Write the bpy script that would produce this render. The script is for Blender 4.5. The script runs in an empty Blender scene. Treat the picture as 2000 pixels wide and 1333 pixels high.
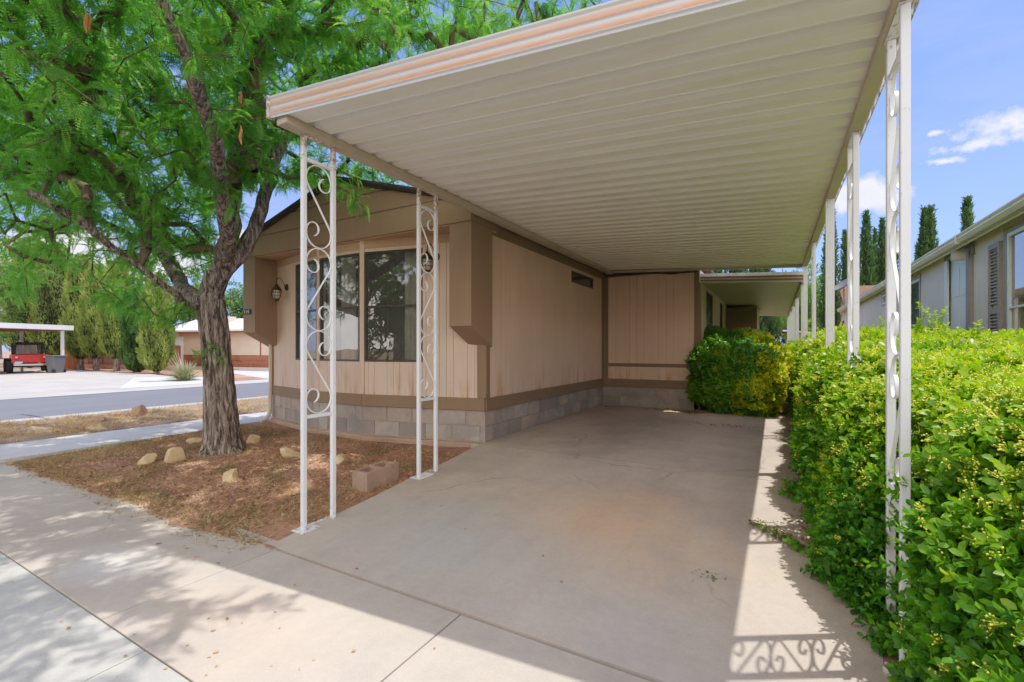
import bpy, math, random
import numpy as np
from mathutils import Vector, Matrix, noise as mn
rng = np.random.default_rng(7)
random.seed(7)
R_ = math.radians
sc = bpy.context.scene
col = sc.collection
PI = math.pi

# ---------------------------------------------------------------- camera frame used to place things
CAMZ, F0, TH = 1.38, 900.0, math.atan2(512, 900)
CT, ST = math.cos(TH), math.sin(TH)
def at(px, py, d):
    "world point seen at pixel px,py of the photograph at distance d along the view axis"
    cx = (px-1000)/F0*d
    return Vector((cx*CT-d*ST, cx*ST+d*CT, CAMZ-(py-682)/F0*d))
def atY(px, Y):
    u = (px-1000)/F0; d = Y/(u*ST+CT)
    return d*(u*CT-ST), d
# ---------------------------------------------------------------- materials
def newmat(name):
    m = bpy.data.materials.new(name); m.use_nodes = True
    nt = m.node_tree; nt.nodes.clear()
    return m, nt
def N(nt, t, **kw):
    n = nt.nodes.new(t)
    for k, v in kw.items():
        if k in n.inputs.keys() if isinstance(k, str) else False: n.inputs[k].default_value = v
        else: setattr(n, k, v)
    return n
def c4(c): return (c[0], c[1], c[2], 1)
def ramp(nt, stops, fac=None):
    r = nt.nodes.new('ShaderNodeValToRGB'); e = r.color_ramp.elements
    while len(e) > 1: e.remove(e[0])
    e[0].position = stops[0][0]; e[0].color = c4(stops[0][1])
    for p, c in stops[1:]:
        x = e.new(p); x.color = c4(c)
    if fac is not None: nt.links.new(fac, r.inputs[0])
    return r
def noise(nt, scale, detail=4, rough=.55, vec=None, dist=0):
    n = nt.nodes.new('ShaderNodeTexNoise'); n.inputs['Scale'].default_value = scale
    n.inputs['Detail'].default_value = detail; n.inputs['Roughness'].default_value = rough
    n.inputs['Distortion'].default_value = dist
    if vec is not None: nt.links.new(vec, n.inputs['Vector'])
    return n
def mapping(nt, scale=(1,1,1), src='pos', loc=(0,0,0)):
    if src == 'pos': g = nt.nodes.new('ShaderNodeNewGeometry'); o = g.outputs['Position']
    else: g = nt.nodes.new('ShaderNodeTexCoord'); o = g.outputs['Object']
    m = nt.nodes.new('ShaderNodeMapping'); m.inputs['Scale'].default_value = scale; m.inputs['Location'].default_value = loc
    nt.links.new(o, m.inputs['Vector']); return m.outputs[0]
def mixc(nt, fac, a, b, mode='MIX'):
    m = nt.nodes.new('ShaderNodeMix'); m.data_type = 'RGBA'; m.blend_type = mode
    for s, v in ((0, fac), (6, a), (7, b)):
        if hasattr(v, 'is_output'): nt.links.new(v, m.inputs[s])
        elif s == 0: m.inputs[0].default_value = v
        else: m.inputs[s].default_value = c4(v)
    return m.outputs[2]
def mathn(nt, op, a, b=0.0, clamp=False):
    m = nt.nodes.new('ShaderNodeMath'); m.operation = op; m.use_clamp = clamp
    for i, v in enumerate((a, b)):
        if hasattr(v, 'is_output'): nt.links.new(v, m.inputs[i])
        else: m.inputs[i].default_value = v
    return m.outputs[0]
def finish(nt, color, rough=.8, bump=None, bstr=.2, bdist=.01, metal=0, spec=.5, transl=0, tcol=None):
    b = nt.nodes.new('ShaderNodeBsdfPrincipled'); o = nt.nodes.new('ShaderNodeOutputMaterial')
    if hasattr(color, 'is_output'): nt.links.new(color, b.inputs['Base Color'])
    else: b.inputs['Base Color'].default_value = c4(color)
    if hasattr(rough, 'is_output'): nt.links.new(rough, b.inputs['Roughness'])
    else: b.inputs['Roughness'].default_value = rough
    b.inputs['Metallic'].default_value = metal; b.inputs['Specular IOR Level'].default_value = spec
    if bump is not None:
        bp = nt.nodes.new('ShaderNodeBump'); bp.inputs['Strength'].default_value = bstr; bp.inputs['Distance'].default_value = bdist
        nt.links.new(bump, bp.inputs['Height']); nt.links.new(bp.outputs[0], b.inputs['Normal'])
    out = b.outputs[0]
    if transl > 0:
        t = nt.nodes.new('ShaderNodeBsdfTranslucent'); mx = nt.nodes.new('ShaderNodeMixShader'); mx.inputs[0].default_value = transl
        if tcol is not None: nt.links.new(tcol, t.inputs[0])
        elif hasattr(color, 'is_output'): nt.links.new(color, t.inputs[0])
        else: t.inputs[0].default_value = c4(color)
        nt.links.new(out, mx.inputs[1]); nt.links.new(t.outputs[0], mx.inputs[2]); out = mx.outputs[0]
    nt.links.new(out, o.inputs[0])
def scl(c, k): return (c[0]*k, c[1]*k, c[2]*k)
def simple(name, c, rough=.7, var=.12, scale=3, bump=.08, bscale=60, stretch=(1,1,1), metal=0, spec=.5, dirt=None, dirtamt=.4, island=0.0):
    m, nt = newmat(name)
    v = mapping(nt, stretch)
    n = noise(nt, scale, 5, .6, v)
    r = ramp(nt, [(.3, scl(c, 1-var)), (.7, scl(c, 1+var))], n.outputs[0]).outputs[0]
    if island:
        g = nt.nodes.new('ShaderNodeNewGeometry')
        ri = ramp(nt, [(0, (1-island,)*3), (1, (1+island,)*3)], g.outputs['Random Per Island']).outputs[0]
        r = mixc(nt, 1.0, r, ri, 'MULTIPLY')
    if dirt is not None:
        n3 = noise(nt, 1.7, 6, .7, mapping(nt, (1,1,.35), loc=(3,1,7)))
        f = ramp(nt, [(.48, (0,0,0)), (.68, (dirtamt,)*3)], n3.outputs[0]).outputs[0]
        r = mixc(nt, f, r, dirt)
    n2 = noise(nt, bscale, 3, .6, v)
    finish(nt, r, rough, n2.outputs[0] if bump else None, bump, .01, metal, spec)
    return m

M = {}
TAN = (.73, .53, .41)
BROWN = (.25, .168, .105)
def siding_mat(name, base, stain=None):
    m, nt = newmat(name)
    g = noise(nt, 1, 5, .65, mapping(nt, (60, 60, 1.2)))
    big = noise(nt, .9, 4, .6, mapping(nt, (1, 1, 1)))
    c = ramp(nt, [(.3, scl(base, .94)), (.7, scl(base, 1.03))], g.outputs[0]).outputs[0]
    c = mixc(nt, .8, c, ramp(nt, [(.3, (.86,.86,.87)), (.7, (1.05,1.04,1.02))], big.outputs[0]).outputs[0], 'MULTIPLY')
    gi = nt.nodes.new('ShaderNodeNewGeometry')
    c = mixc(nt, 1, c, ramp(nt, [(0,(.98,.98,.98)), (1,(1.015,1.015,1.015))], gi.outputs['Random Per Island']).outputs[0], 'MULTIPLY')
    if stain:
        s = nt.nodes.new('ShaderNodeSeparateXYZ'); nt.links.new(gi.outputs['Position'], s.inputs[0])
        low = mathn(nt, 'SUBTRACT', 1.0, mathn(nt, 'MULTIPLY', mathn(nt, 'SUBTRACT', s.outputs[2], .72), 2.1), True)
        st = noise(nt, 1, 4, .7, mapping(nt, (7, 7, .8), loc=(1,5,2)))
        f = mathn(nt, 'MULTIPLY', ramp(nt, [(.50,(0,0,0)), (.66,(.8,.8,.8))], st.outputs[0]).outputs[0], low, True)
        c = mixc(nt, f, c, stain)
    finish(nt, c, .75, g.outputs[0], .25, .006)
    return m
M['siding'] = siding_mat('painted_tan_siding', TAN, (.46,.22,.09))
M['trim'] = siding_mat('painted_brown_trim', BROWN)
M['gable'] = siding_mat('painted_gable_board', (.31, .21, .135))
M['soffit'] = siding_mat('painted_soffit', (.50,.34,.20))
M['shingle'] = simple('asphalt_shingle', (.05,.042,.038), .95, .3, 20, .4, 120)
def enamel():
    m, nt = newmat('white_enamel'); p = mapping(nt)
    n = noise(nt, 30, 5, .7, p); b = noise(nt, 2.5, 4, .6, mapping(nt, (3,3,1)))
    c = ramp(nt, [(.3,(.78,.77,.76)), (.7,(.86,.855,.85))], b.outputs[0]).outputs[0]
    g = nt.nodes.new('ShaderNodeNewGeometry'); s_ = nt.nodes.new('ShaderNodeSeparateXYZ'); nt.links.new(g.outputs['Position'], s_.inputs[0])
    lo_ = mathn(nt, 'SUBTRACT', .40, mathn(nt, 'MULTIPLY', s_.outputs[2], 2.6), True)
    hi_ = mathn(nt, 'MULTIPLY', mathn(nt, 'SUBTRACT', s_.outputs[2], 2.74), 3.0, True)
    e = mathn(nt, 'MINIMUM', mathn(nt, 'MAXIMUM', lo_, hi_), .55)
    f = ramp(nt, [(.52,(0,0,0)), (.62,(.8,.8,.8))], mathn(nt, 'ADD', mathn(nt, 'MULTIPLY', e, .32), mathn(nt, 'MULTIPLY', n.outputs[0], .85))).outputs[0]
    c = mixc(nt, f, c, (.33,.15,.07))
    finish(nt, c, .4, n.outputs[0], .06, .004); return m
M['white'] = enamel()
M['white_plain'] = simple('white_enamel', (.84,.83,.82), .38, .04, 8, .04, 30, dirt=(.55,.48,.38), dirtamt=.25)
M['beam'] = simple('beige_beam', (.50,.43,.34), .55, .08, 3, .05, 30, dirt=(.33,.25,.17), dirtamt=.4)
M['dark_metal'] = simple('bronze_aluminium', (.055,.045,.038), .4, .15, 8, .03, 40)
M['lantern'] = simple('aged_copper', (.07,.038,.022), .5, .3, 14, .1, 60, metal=.5)
M['black'] = simple('black_plastic', (.015,.015,.016), .55, .2, 6, .05, 60)
M['black_rubber'] = simple('black_rubber', (.02,.02,.021), .85, .2, 12, .1, 60)
M['dark_room'] = simple('dark_interior', (.30,.26,.22), .9, .1, 2, 0)
M['number'] = simple('number_white', (.75,.75,.72), .5, .03, 4, 0)
M['chrome'] = simple('chrome', (.6,.6,.62), .2, .05, 4, 0, metal=1)
M['vent'] = simple('vent_dark', (.035,.035,.04), .8, .1, 4, 0)

def sheet_mat(name, base, dirt):
    m, nt = newmat(name)
    big = noise(nt, .8, 4, .6, mapping(nt, (.35, 1.2, 1)))
    c = ramp(nt, [(.3, scl(base,.93)), (.7, scl(base,1.04))], big.outputs[0]).outputs[0]
    s = noise(nt, 1, 3, .7, mapping(nt, (1.2, 9, 3)))
    c = mixc(nt, ramp(nt, [(.55,(0,0,0)), (.75,(.35,.35,.35))], s.outputs[0]).outputs[0], c, dirt)
    finish(nt, c, .42, s.outputs[0], .05, .01)
    return m
M['sheet'] = sheet_mat('corrugated_steel_cream', (.80,.765,.675), (.58,.51,.41))
M['sheet2'] = sheet_mat('awning_steel', (.50,.47,.36), (.32,.28,.16))

def fascia_mat():
    m, nt = newmat('weathered_striped_fascia')
    g = nt.nodes.new('ShaderNodeNewGeometry'); s = nt.nodes.new('ShaderNodeSeparateXYZ'); nt.links.new(g.outputs['Position'], s.inputs[0])
    at_ = nt.nodes.new('ShaderNodeAttribute'); at_.attribute_name = 'v'
    r = ramp(nt, [(0,(.74,.74,.76)), (.10,(.74,.74,.76)), (.14,(.66,.26,.13)), (.30,(.68,.33,.20)), (.40,(.66,.62,.58)), (.50,(.72,.74,.78)), (.54,(.66,.28,.15)), (.72,(.68,.38,.25)), (.80,(.62,.60,.56)), (.93,(.60,.62,.60)), (1,(.5,.48,.44))], at_.outputs['Fac'])
    n = noise(nt, 1, 5, .7, mapping(nt, (3, 30, 40)))
    c = mixc(nt, ramp(nt, [(.5,(0,0,0)), (.75,(.6,.6,.6))], n.outputs[0]).outputs[0], r.outputs[0], (.62,.62,.62))
    finish(nt, c, .45, n.outputs[0], .05, .01)
    return m
M['fascia'] = fascia_mat()

def concrete(name, base, stains, grain=.14, blotch=(.80,1.12)):
    m, nt = newmat(name)
    p = mapping(nt)
    a = noise(nt, .55, 5, .6, p); b = noise(nt, 4.0, 6, .65, p); f = noise(nt, 130, 3, .7, p)
    c = ramp(nt, [(.3, scl(base, blotch[0])), (.7, scl(base, blotch[1]))], a.outputs[0]).outputs[0]
    c = mixc(nt, .7, c, ramp(nt, [(.3,(.84,.86,.89)), (.7,(1.08,1.07,1.03))], b.outputs[0]).outputs[0], 'MULTIPLY')
    c = mixc(nt, .8, c, ramp(nt, [(.25,(1-grain*1.6,)*3), (.75,(1+grain*.6,)*3)], f.outputs[0]).outputs[0], 'MULTIPLY')
    g = nt.nodes.new('ShaderNodeNewGeometry')
    for (x, y, rx, ry, colr, amt) in stains:
        mp = nt.nodes.new('ShaderNodeMapping'); mp.inputs['Location'].default_value = (-x/rx, -y/ry, 0); mp.inputs['Scale'].default_value = (1/rx, 1/ry, 0)
        nt.links.new(g.outputs['Position'], mp.inputs['Vector'])
        ln = nt.nodes.new('ShaderNodeVectorMath'); ln.operation = 'LENGTH'; nt.links.new(mp.outputs[0], ln.inputs[0])
        d = mathn(nt, 'ADD', ln.outputs['Value'], mathn(nt, 'MULTIPLY', mathn(nt, 'SUBTRACT', noise(nt, 1.8, 6, .65, p).outputs[0], .5), 2.2))
        fac = ramp(nt, [(.15,(amt,)*3), (1.0,(0,0,0))], d).outputs[0]
        c = mixc(nt, fac, c, colr)
    # faint directional sweeping / tyre marks and dark specks
    w = noise(nt, 1, 4, .6, mapping(nt, (4.5, .35, 1)))
    c = mixc(nt, .6, c, ramp(nt, [(.35,(.93,.93,.93)), (.65,(1.03,1.03,1.03))], w.outputs[0]).outputs[0], 'MULTIPLY')
    v = nt.nodes.new('ShaderNodeTexVoronoi'); v.inputs['Scale'].default_value = 5.5; nt.links.new(p, v.inputs['Vector'])
    sp = ramp(nt, [(.0,(.55,.55,.55)), (.028,(0,0,0))], v.outputs['Distance']).outputs[0]
    c = mixc(nt, sp, c, (.13,.10,.08))
    v2 = nt.nodes.new('ShaderNodeTexVoronoi'); v2.inputs['Scale'].default_value = 2.3; nt.links.new(mapping(nt, loc=(4,2,0)), v2.inputs['Vector'])
    c = mixc(nt, ramp(nt, [(.0,(.5,.5,.5)), (.022,(0,0,0))], v2.outputs['Distance']).outputs[0], c, (.75,.74,.72))
    ve = nt.nodes.new('ShaderNodeTexVoronoi'); ve.feature = 'DISTANCE_TO_EDGE'; ve.inputs['Scale'].default_value = .42
    wv = mixc(nt, .22, p, noise(nt, 2.5, 5, .6, p).outputs['Color']); nt.links.new(wv, ve.inputs['Vector'])
    crm = ramp(nt, [(.52,(0,0,0)), (.6,(1,1,1))], noise(nt, .7, 3, .6, mapping(nt, loc=(7,3,0))).outputs[0]).outputs[0]
    c = mixc(nt, mathn(nt, 'MULTIPLY', ramp(nt, [(.0,(.55,.55,.55)), (.0022,(0,0,0))], ve.outputs['Distance']).outputs[0], crm), c, (.12,.09,.07))
    g2 = noise(nt, 22, 6, .75, p)
    c = mixc(nt, .55, c, ramp(nt, [(.3,(.86,.86,.86)), (.7,(1.08,1.07,1.06))], g2.outputs[0]).outputs[0], 'MULTIPLY')
    ht = mathn(nt, 'ADD', f.outputs[0], mathn(nt, 'MULTIPLY', b.outputs[0], 1.5))
    finish(nt, c, .88, ht, .25, .004)
    return m
M['drive'] = concrete('driveway_concrete', (.50,.405,.33), [(-1.1,3.4,1.1,1.0,(.62,.38,.23),.7), (-2.0,2.6,1.2,.9,(.40,.39,.36),.7), (-.6,2.1,.8,.5,(.42,.40,.37),.5), (-1.9,6.9,.7,2.2,(.22,.19,.17),.55), (-1.0,7.4,1.2,1.5,(.36,.29,.23),.6), (-2.9,8.8,.6,1.2,(.40,.24,.15),.5)])
M['walk'] = concrete('sidewalk_concrete', (.50,.42,.352), [(-2.3,1.35,.8,.4,(.58,.42,.32),.5), (-3.7,1.3,.5,.3,(.66,.63,.6),.5)])
M['gutter'] = concrete('gutter_concrete', (.47,.455,.42), [])
M['apron'] = concrete('pale_apron_concrete', (.48,.44,.41), [(-36,8,5,4,(.50,.42,.37),.8)])
M['path'] = concrete('garden_path_concrete', (.62,.60,.60), [])

def block_mat():
    m, nt = newmat('concrete_block')
    gi = nt.nodes.new('ShaderNodeNewGeometry')
    p = mapping(nt)
    n = noise(nt, 2.2, 6, .7, p); f = noise(nt, 90, 3, .7, p)
    c = ramp(nt, [(0,(.27,.235,.21)), (.35,(.40,.345,.30)), (.7,(.44,.39,.345)), (1,(.40,.31,.25))], gi.outputs['Random Per Island']).outputs[0]
    c = mixc(nt, ramp(nt, [(.45,(0,0,0)), (.65,(.75,.75,.75))], n.outputs[0]).outputs[0], c, (.23,.21,.205))
    s = nt.nodes.new('ShaderNodeSeparateXYZ'); nt.links.new(gi.outputs['Position'], s.inputs[0])
    n4 = noise(nt, 5, 5, .7, p)
    low = mathn(nt, 'SUBTRACT', .95, mathn(nt, 'MULTIPLY', mathn(nt, 'ADD', s.outputs[2], mathn(nt,'MULTIPLY', n4.outputs[0], .2)), 3.0), True)
    c = mixc(nt, low, c, (.46,.28,.18))
    c = mixc(nt, .8, c, ramp(nt, [(.3,(.82,.82,.82)), (.7,(1.06,1.06,1.06))], f.outputs[0]).outputs[0], 'MULTIPLY')
    finish(nt, c, .95, f.outputs[0], .5, .006)
    return m
M['block'] = block_mat()
M['mortar'] = simple('mortar', (.40,.31,.245), .95, .15, 6, .3, 90)
M['footing'] = simple('footing_concrete', (.37,.26,.19), .95, .2, 3, .4, 60, dirt=(.45,.26,.16), dirtamt=.7)

def dirt_mat():
    m, nt = newmat('red_brown_dirt')
    p = mapping(nt)
    a = noise(nt, .8, 5, .6, p); b = noise(nt, 9, 6, .7, p); f = noise(nt, 70, 4, .75, p)
    c = ramp(nt, [(.33,(.17,.105,.068)), (.5,(.36,.18,.12)), (.66,(.52,.28,.20))], a.outputs[0]).outputs[0]
    c = mixc(nt, .75, c, ramp(nt, [(.3,(.6,.6,.58)), (.7,(1.25,1.22,1.15))], b.outputs[0]).outputs[0], 'MULTIPLY')
    c = mixc(nt, .8, c, ramp(nt, [(.3,(.6,.6,.6)), (.7,(1.35,1.3,1.25))], f.outputs[0]).outputs[0], 'MULTIPLY')
    finish(nt, c, .95, f.outputs[0], .8, .015)
    return m
M['dirt'] = dirt_mat()
def strip_mat():
    m, nt = newmat('dry_grass_ground')
    p = mapping(nt); a = noise(nt, 1.2, 5, .6, p); f = noise(nt, 40, 4, .75, p)
    c = ramp(nt, [(.3,(.22,.14,.085)), (.7,(.42,.28,.17))], a.outputs[0]).outputs[0]
    c = mixc(nt, .8, c, ramp(nt, [(.3,(.55,.55,.55)), (.7,(1.3,1.3,1.25))], f.outputs[0]).outputs[0], 'MULTIPLY')
    finish(nt, c, .95, f.outputs[0], .8, .02); return m
M['earth'] = strip_mat()
M['asphalt'] = simple('asphalt', (.105,.115,.135), .9, .12, 1.2, .3, 90, stretch=(1,.25,1))

def leaf_mat(name, stops, transl=.35, rough=.45, spec=.5, zone=None):
    m, nt = newmat(name)
    a = nt.nodes.new('ShaderNodeAttribute'); a.attribute_name = 'rnd'
    n = noise(nt, 1.4, 3, .6, mapping(nt))
    f = mathn(nt, 'ADD', mathn(nt, 'MULTIPLY', a.outputs['Fac'], .65), mathn(nt, 'MULTIPLY', mathn(nt, 'SUBTRACT', n.outputs[0], .28), .8), True)
    c = ramp(nt, stops, f).outputs[0]
    if zone: c = zone(nt, c)
    t = mixc(nt, 1, c, (1.5,1.5,.7), 'MULTIPLY')
    finish(nt, c, rough, None, spec=spec, transl=transl, tcol=t)
    return m
M['treeleaf'] = leaf_mat('feathery_leaf', [(0,(.055,.19,.045)), (.35,(.10,.31,.055)), (.7,(.19,.45,.065)), (1,(.38,.62,.09))], .5, .5)
def hedge_zone(nt, c):
    g = nt.nodes.new('ShaderNodeNewGeometry'); s = nt.nodes.new('ShaderNodeSeparateXYZ'); nt.links.new(g.outputs['Position'], s.inputs[0])
    n = noise(nt, 2.5, 3, .6, mapping(nt))
    h = mathn(nt, 'ADD', mathn(nt, 'MULTIPLY', mathn(nt, 'SUBTRACT', s.outputs[2], .62), 1.6), mathn(nt, 'MULTIPLY', mathn(nt, 'SUBTRACT', n.outputs[0], .5), 1.5), True)
    return mixc(nt, mathn(nt, 'MULTIPLY', h, .8), c, mixc(nt, 1, c, (2.3, 1.35, .8), 'MULTIPLY'))
M['hedgeleaf'] = leaf_mat('glossy_hedge_leaf', [(0,(.030,.12,.016)), (.4,(.065,.235,.016)), (.75,(.17,.41,.016)), (.93,(.34,.53,.02)), (1,(.72,.60,.03))], .38, .38, .35, hedge_zone)
def shrub_zone(nt, c):
    g = nt.nodes.new('ShaderNodeNewGeometry'); s = nt.nodes.new('ShaderNodeSeparateXYZ'); nt.links.new(g.outputs['Position'], s.inputs[0])
    n = noise(nt, 3.2, 3, .6, mapping(nt, loc=(2,0,0)))
    x = mathn(nt, 'ADD', mathn(nt, 'MULTIPLY', mathn(nt, 'ADD', s.outputs[0], .85), .9), mathn(nt, 'MULTIPLY', mathn(nt, 'SUBTRACT', n.outputs[0], .5), 4.2))
    f = ramp(nt, [(.3,(0,0,0)), (.62,(1,1,1))], x).outputs[0]
    return mixc(nt, f, c, mixc(nt, 1, c, (3.8, 1.75, .5), 'MULTIPLY'))
M['shrubleaf'] = leaf_mat('variegated_leaf', [(0,(.06,.19,.03)), (.4,(.11,.31,.03)), (.8,(.22,.42,.03)), (1,(.34,.48,.03))], .3, .35, .5, shrub_zone)
M['flower'] = simple('yellow_green_buds', (.70,.70,.08), .6, .15, 20, 0, island=.2)
M['core'] = simple('dark_foliage_core', (.012,.022,.008), .95, .3, 6, 0)  # near-black colour stands in for the shade deep inside foliage
M['cypress'] = leaf_mat('cypress_scale', [(0,(.028,.075,.030)), (.5,(.055,.125,.040)), (1,(.10,.19,.055))], .2, .7, .2)
M['olivecypress'] = leaf_mat('olive_cypress_scale', [(0,(.10,.15,.04)), (.5,(.19,.26,.07)), (1,(.32,.38,.12))], .25, .7, .2)
M['farleaf'] = leaf_mat('broadleaf', [(0,(.05,.12,.03)), (.5,(.10,.22,.045)), (1,(.20,.34,.07))], .35, .6, .3)
M['straw'] = leaf_mat('dry_straw', [(0,(.24,.145,.075)), (.5,(.46,.31,.16)), (1,(.70,.54,.32))], .1, .8, .2)
M['brownstraw'] = leaf_mat('brown_straw', [(0,(.12,.085,.04)), (.5,(.33,.24,.12)), (1,(.66,.52,.30))], .1, .8, .2)
M['weed'] = leaf_mat('small_green_weed', [(0,(.06,.10,.03)), (.5,(.12,.17,.05)), (1,(.22,.26,.09))], .2, .7, .2)
M['deadleaf'] = leaf_mat('dead_leaf', [(0,(.14,.07,.04)), (.4,(.30,.17,.09)), (.8,(.50,.34,.18)), (1,(.70,.54,.30))], .1, .8, .2)
M['agaveleaf'] = leaf_mat('grey_green_blade', [(0,(.16,.19,.11)), (1,(.36,.38,.22))], .1, .6, .3)
M['redgravel'] = leaf_mat('red_gravel', [(0,(.20,.10,.07)), (.5,(.42,.215,.15)), (.85,(.55,.33,.25)), (1,(.66,.56,.48))], 0.0, .9, .2)

def bark_mat():
    m, nt = newmat('furrowed_bark')
    v = noise(nt, 1, 6, .75, mapping(nt, (26,26,3.0)), .6); f = noise(nt, 60, 4, .7, mapping(nt, (1,1,.4)))
    c = ramp(nt, [(.40,(.035,.026,.021)), (.49,(.15,.118,.10)), (.60,(.38,.32,.28))], v.outputs[0]).outputs[0]
    c = mixc(nt, .6, c, ramp(nt, [(.3,(.7,.7,.7)), (.7,(1.2,1.18,1.15))], f.outputs[0]).outputs[0], 'MULTIPLY')
    finish(nt, c, .95, v.outputs[0], 1.0, .02); return m
M['bark'] = bark_mat()
M['twig'] = simple('twig_bark', (.11,.075,.05), .9, .25, 10, .2, 60)
M['rock'] = simple('tan_sandstone', (.60,.41,.23), .9, .22, 5, .5, 40, dirt=(.38,.20,.11), dirtamt=.5)
M['redrock'] = simple('red_sandstone', (.42,.24,.16), .9, .22, 5, .5, 40)
M['redblock'] = simple('dusty_block', (.36,.235,.17), .95, .16, 6, .5, 80)
M['pod'] = simple('seed_pod', (.42,.17,.05), .7, .25, 20, .1, 60)

def glass_mat(name='window_glass', tint=(.35,.36,.36), refl=.16):
    m, nt = newmat(name)
    t = nt.nodes.new('ShaderNodeBsdfTransparent'); t.inputs[0].default_value = c4(tint)
    g = nt.nodes.new('ShaderNodeBsdfGlossy'); g.inputs['Roughness'].default_value = .012
    nb = nt.nodes.new('ShaderNodeBump'); nb.inputs['Strength'].default_value = .05; nb.inputs['Distance'].default_value = .05
    nt.links.new(noise(nt, 1.4, 2, .5, mapping(nt)).outputs[0], nb.inputs['Height']); nt.links.new(nb.outputs[0], g.inputs['Normal'])
    df = nt.nodes.new('ShaderNodeBsdfDiffuse'); df.inputs[0].default_value = (.20,.195,.185,1)
    ms = nt.nodes.new('ShaderNodeMixShader'); ms.inputs[0].default_value = .30; nt.links.new(t.outputs[0], ms.inputs[1]); nt.links.new(df.outputs[0], ms.inputs[2]); t = ms
    lw = nt.nodes.new('ShaderNodeLayerWeight'); lw.inputs[0].default_value = .35
    f = mathn(nt, 'ADD', mathn(nt, 'MULTIPLY', lw.outputs['Facing'], .35), refl, True)
    mx = nt.nodes.new('ShaderNodeMixShader'); nt.links.new(f, mx.inputs[0]); nt.links.new(t.outputs[0], mx.inputs[1]); nt.links.new(g.outputs[0], mx.inputs[2])
    o = nt.nodes.new('ShaderNodeOutputMaterial'); nt.links.new(mx.outputs[0], o.inputs[0]); return m
M['glass'] = glass_mat(tint=(.72,.73,.72), refl=.09)
M['glassblue'] = glass_mat('screened_glass', (.45,.62,.62), .25)
M['curtain'] = simple('pale_curtain', (.62,.59,.53), .9, .1, 2, .1, 30, stretch=(6,6,.3))
M['nsiding'] = siding_mat('grey_beige_siding', (.66,.58,.49))
M['ntrim'] = simple('grey_taupe_trim', (.30,.265,.235), .7, .08, 4, .1, 60)
M['ngutter'] = simple('cream_gutter', (.62,.57,.47), .45, .05, 3, .03, 30, dirt=(.42,.34,.24), dirtamt=.3)
M['ndoor'] = simple('pale_door', (.66,.70,.66), .5, .03, 3, .03, 30)
M['ivory'] = simple('ivory_paint', (.60,.52,.42), .6, .06, 3, .05, 60)
M['redpaint'] = simple('red_car_paint', (.62,.035,.03), .25, .05, 3, 0)
M['greyplastic'] = simple('grey_plastic', (.10,.11,.125), .55, .1, 4, .05, 60)
M['brownboard'] = simple('red_brown_boards', (.20,.065,.035), .8, .2, 4, .2, 60, stretch=(1,1,.3), island=.15)
M['orangeboard'] = simple('orange_stained_boards', (.36,.12,.045), .8, .2, 4, .2, 60, stretch=(3,3,.3), island=.15)
M['whiteroof'] = simple('white_roof', (.74,.74,.76), .5, .05, 2, .05, 30)
M['farwall'] = simple('far_tan_wall', (.55,.42,.31), .8, .06, 2, .1, 60)
M['pinkwall'] = simple('pink_beige_wall', (.52,.42,.36), .8, .06, 2, .1, 60)
M['redshingle'] = simple('red_brown_shingle', (.33,.20,.155), .9, .2, 6, .4, 60, stretch=(1,1,4))
M['gap'] = simple('joint_soil', (.06,.04,.03), 1, .3, 30, .3, 90)
M['wood'] = simple('pole_wood', (.42,.33,.25), .9, .1, 3, .2, 40, stretch=(4,4,.3))
M['redlens'] = simple('red_lens', (.5,.01,.01), .2, 0, 1, 0)
M['cream'] = simple('cream_rim', (.62,.57,.45), .5, .05, 4, 0)
M['tanglass'] = simple('lamp_glass', (.45,.42,.36), .15, .1, 8, 0)

# ---------------------------------------------------------------- object helpers
LOC = {}
def thing(name, label, cat, loc=(0,0,0), group=None):
    o = bpy.data.objects.new(name, None); col.objects.link(o); o.location = loc; LOC[o] = Vector(loc)
    o.empty_display_size = .2
    o['label'] = label; o['category'] = cat
    if group: o['group'] = group
    return o
def tag(o, label=None, cat=None, group=None, kind=None):
    if label: o['label'] = label
    if cat: o['category'] = cat
    if group: o['group'] = group
    if kind: o['kind'] = kind
    return o
def link(name, me, parent=None, loc=None):
    o = bpy.data.objects.new(name, me); col.objects.link(o)
    if parent is not None:
        o.parent = parent; LOC[o] = LOC[parent]
        off = LOC[parent]
    else:
        off = Vector(loc) if loc is not None else Vector((0,0,0)); o.location = off; LOC[o] = off
    if off.length > 0:
        me.transform(Matrix.Translation(-off))
    return o
def raw_mesh(name, verts, faces, mats, midx=None, smooth=False, attrs=None):
    me = bpy.data.meshes.new(name)
    verts = np.asarray(verts, dtype=np.float32); 
    if isinstance(faces, np.ndarray):
        nf, k = faces.shape
        me.vertices.add(len(verts)); me.vertices.foreach_set('co', verts.ravel())
        me.loops.add(nf*k); me.loops.foreach_set('vertex_index', faces.astype(np.int32).ravel())
        me.polygons.add(nf); me.polygons.foreach_set('loop_start', np.arange(0, nf*k, k, dtype=np.int32))
    else:
        me.from_pydata([tuple(v) for v in verts], [], faces); nf = len(faces)
    for m in mats: me.materials.append(m)
    if midx is not None: me.polygons.foreach_set('material_index', np.asarray(midx, dtype=np.int32))
    if smooth: me.polygons.foreach_set('use_smooth', np.ones(nf, dtype=bool))
    for k_, (vals) in (attrs or {}).items():
        a = me.attributes.new(k_, 'FLOAT', 'POINT'); a.data.foreach_set('value', np.asarray(vals, dtype=np.float32))
    me.update(calc_edges=True); me.validate() if not isinstance(faces, np.ndarray) else None
    return me
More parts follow.
